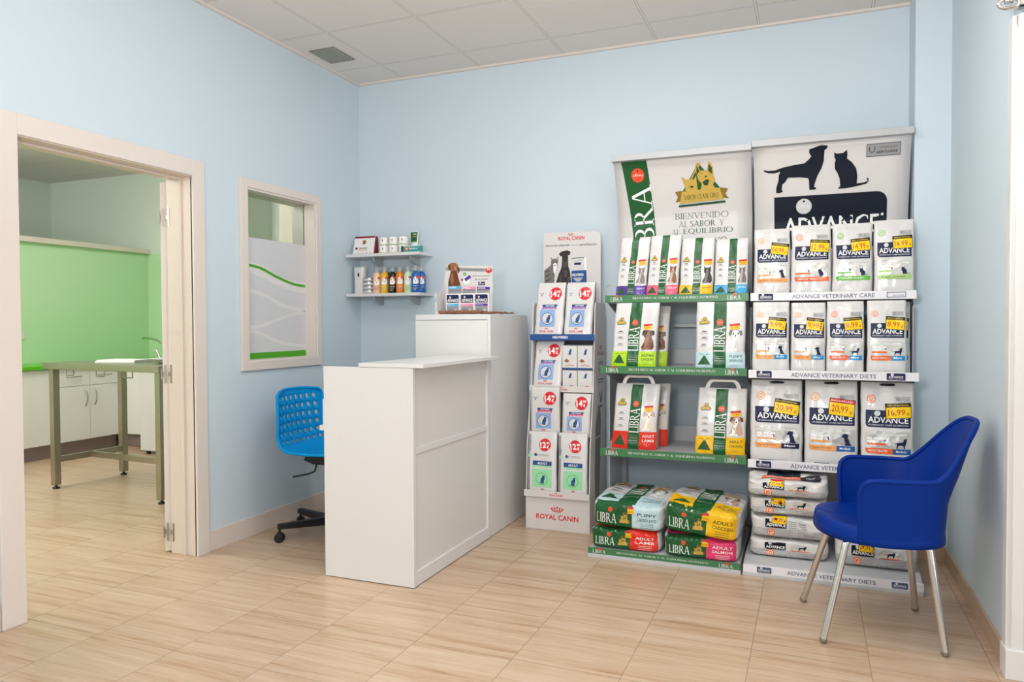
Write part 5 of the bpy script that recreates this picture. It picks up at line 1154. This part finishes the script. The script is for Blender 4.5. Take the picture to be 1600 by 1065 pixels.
# ------------------------------------------------------------------ goods on the tall cabinet
def counter_display():
    t = thing('counter_display', 'small white counter display card with a brown dog picture on the tall cabinet', 'display', (1.10, -.47, 1.302))
    wd, h = .325, .31
    head = [(-.138, .31), (-.1395, .316), (-.132, .322), (-.12, .327), (-.106, .3275), (-.09, .325), (-.076, .318), (-.066, .309)]
    m = M(); m.prism([(-wd/2, 0), (wd/2, 0), (wd/2, h-.012), (-.062, h-.004)] + head[::-1] + [(-wd/2, h+.004)], 1, 0, .004); c = m.build('display_card', 'card_white', t)
    m = M(); m.prism([(-.12, 0), (0, 0), (0, h-.01), (-.02, .16), (-.12, .13)], 0, -wd/2, -wd/2+.003); m.build('side_wing', 'card_white', t)
    bx('display_tray', 'card_white', t, (-wd/2, wd/2, -.12, 0, 0, .004), (-wd/2+.003, wd/2, -.122, -.12, 0, .018))
    pg = Page(wd, .36); X = lambda px: (px-152)/692; Z = lambda py: (905-py)/750*.88
    P = lambda q: [(X(a), Z(b)) for a, b in q]
    pg.poly(P([(155, 195), (840, 245), (842, 290), (155, 245)]), 'grey', 1)
    pg.poly(P([(198, 480), (200, 420), (215, 360), (240, 240), (330, 250), (345, 340), (385, 480)]), 'brown', 2)
    pg.poly(P([(196, 180), (215, 152), (262, 132), (310, 140), (340, 165), (372, 225), (370, 270), (350, 298), (335, 240), (310, 235), (290, 255), (250, 262), (212, 240)]), 'brownlight', 3)
    pg.poly(P([(196, 180), (225, 160), (240, 200), (235, 250), (205, 225)]), 'brown', 4); pg.poly(P([(335, 200), (372, 225), (370, 270), (350, 298), (335, 250)]), 'brown', 4); pg.poly(P([(295, 190), (325, 195), (325, 235), (300, 235)]), 'flesh', 4); pg.circ(X(315), Z(215), .014, 'black', 5, 8); pg.circ(X(285), Z(185), .009, 'black', 5, 8)
    pg.poly(P([(235, 300), (270, 280), (285, 400), (260, 475), (235, 400)]), 'brownlight', 3)
    pg.text('SUPLEMENTOS NUTRICIONALES', X(410), Z(258), X(730)-X(410), .024, 'inkgrey', 2); pg.circ(X(790), Z(262), .058, 'crimson', 3); pg.text('5€', X(765), Z(262), .07, .05, 'white', 4, bold=.03)
    pg.circ(X(470), Z(395), .085, 'grey', 1); pg.circ(X(470), Z(395), .082, 'white', 2); pg.turn(X(485), Z(370), 30); pg.rect(X(440), Z(395), X(535), Z(345), 'purple', 3); pg.turn(); pg.circ(X(405), Z(390), .024, 'brown', 3, 10); pg.circ(X(443), Z(308), .034, 'leaf', 3); pg.poly(P([(430, 308), (440, 320), (460, 296), (440, 312)]), 'white', 4)
    pg.text('100% de aceptación,', X(555), Z(358), X(820)-X(555), .036, 'inkgrey', 1); pg.text('0% de esfuerzo', X(590), Z(403), X(785)-X(590), .032, 'inkgrey', 1); brand_chip(pg, X(640), Z(478), X(735), Z(428))
    for a, b, cc, s in ((198, 398, 'babyblue', 'HIPER'), (410, 602, 'babypink', 'PIEL'), (618, 806, 'purple', 'ARTICULAR')):
        y0 = 478+(a-198)*.045; pg.poly(P([(a, y0), (b, y0+8), (b, y0+42), (a, y0+42)]), cc, 2); pg.rect(X(a), Z(590), X(b), Z(y0+42), 'grey', 2); pg.text(s, X(a+12), Z(y0+34), .16, .028, 'white', 3, bold=.02); pg.rect(X(a+12), Z(545), X(b-20), Z(540), 'inkgrey', 3)
    pg.build('card_print', FRONT(0, -.0, 0), c, off=.0008)
    return t
counter_display()
for x, col, nm in ((1.037, 'babyblue', 'light blue'), (1.134, 'babypink', 'pink'), (1.230, 'purple', 'purple')):
    m = M(); m.box(-.0465, .0465, -.03, .03, 0, .124); o = tag(m.build('supplement_box', 'paper_white', loc=(x, -.535, 1.3065), bevel=.001), f'small white supplement box with {nm} band in front of the display card', 'box', 'supplement boxes on the tall cabinet')
    pg = Page(.093, .124); pg.rrect(.06, .54, .94, .94, 'navy', 1, (.08, 0, .08, 0)); pg.circ(.32, .82, .07, 'light', 2, 12); pg.text('ADVANCE', .12, .58, .78, .16, 'white', 2, bold=.03); pg.rect(.06, .38, .94, .5, col, 1); pg.text('Suplemento', .12, .4, .5, .07, 'white', 2); pg.rect(.06, .02, .94, .38, 'grey', 1); pg.circ(.72, .14, .12, 'light', 2); pg.rect(.14, .22, .5, .24, 'inkgrey', 2)
    pg.build('box_print', flat((0, -.03, 0), (1, 0, 0), (0, 0, 1), (0, -1, 0)), o, off=.0006)
m = M(); m.box(-.045, .045, -.03, .03, 0, .135); o = tag(m.build('supplement_box', 'paper_white', loc=(.895, -.415, 1.3025), bevel=.001), 'white and blue box standing behind the display card near the desk', 'box', 'supplement boxes on the tall cabinet')
pg = Page(.09, .135); pg.rect(.05, .62, .95, .8, 'babyblue', 1); pg.rect(.05, .82, .95, .9, 'light', 1); pg.circ(.2, .35, .07, 'inkgrey', 1, 10); pg.circ(.2, .18, .06, 'inkgrey', 1, 10); pg.build('box_print', flat((0, -.03, 0), (1, 0, 0), (0, 0, 1), (0, -1, 0)), o, off=.0006)
def strap():
    r = random.Random(4); m = M()
    def f(u, v):
        a = 2*PI*u; x = .985+.29*v; n = fnoise(x*30, math.cos(a)*1.2, math.sin(a)*1.2)
        k = math.sin(PI*min(1, max(0, v*20)))**.5 if v < .025 else 1; k = max(.1, k) if v > 0 else .1
        if v > .97: k = .6
        return Vector((x, -.645+.022*math.cos(a)*k+.004*n, 1.3155+(.0105*math.sin(a)+.0018*n)*k))
    m.grid(f, 18, 48); o = tag(m.build('plush_strip', 'brown_plush'), 'glossy brown strip of wrapped chews lying along the tall cabinet front edge', 'chew')
    m = M(); p = []; rr = []
    for i in range(22): v = i/21; p.append((1.255+.055*min(1, v*3)+.006*math.sin(17*v), -.645+.42*v, 1.3125+.002*math.sin(23*v))); rr.append(.009*(1-.55*v)*(1+.25*math.sin(31*v)))
    m.tube(p, rr, 10); m.build('knotted_tail', 'brown_plush', o)
strap()
# drop the scene's leftover helper curves
for cu in list(bpy.data.curves):
    if cu.users == 0: bpy.data.curves.remove(cu)
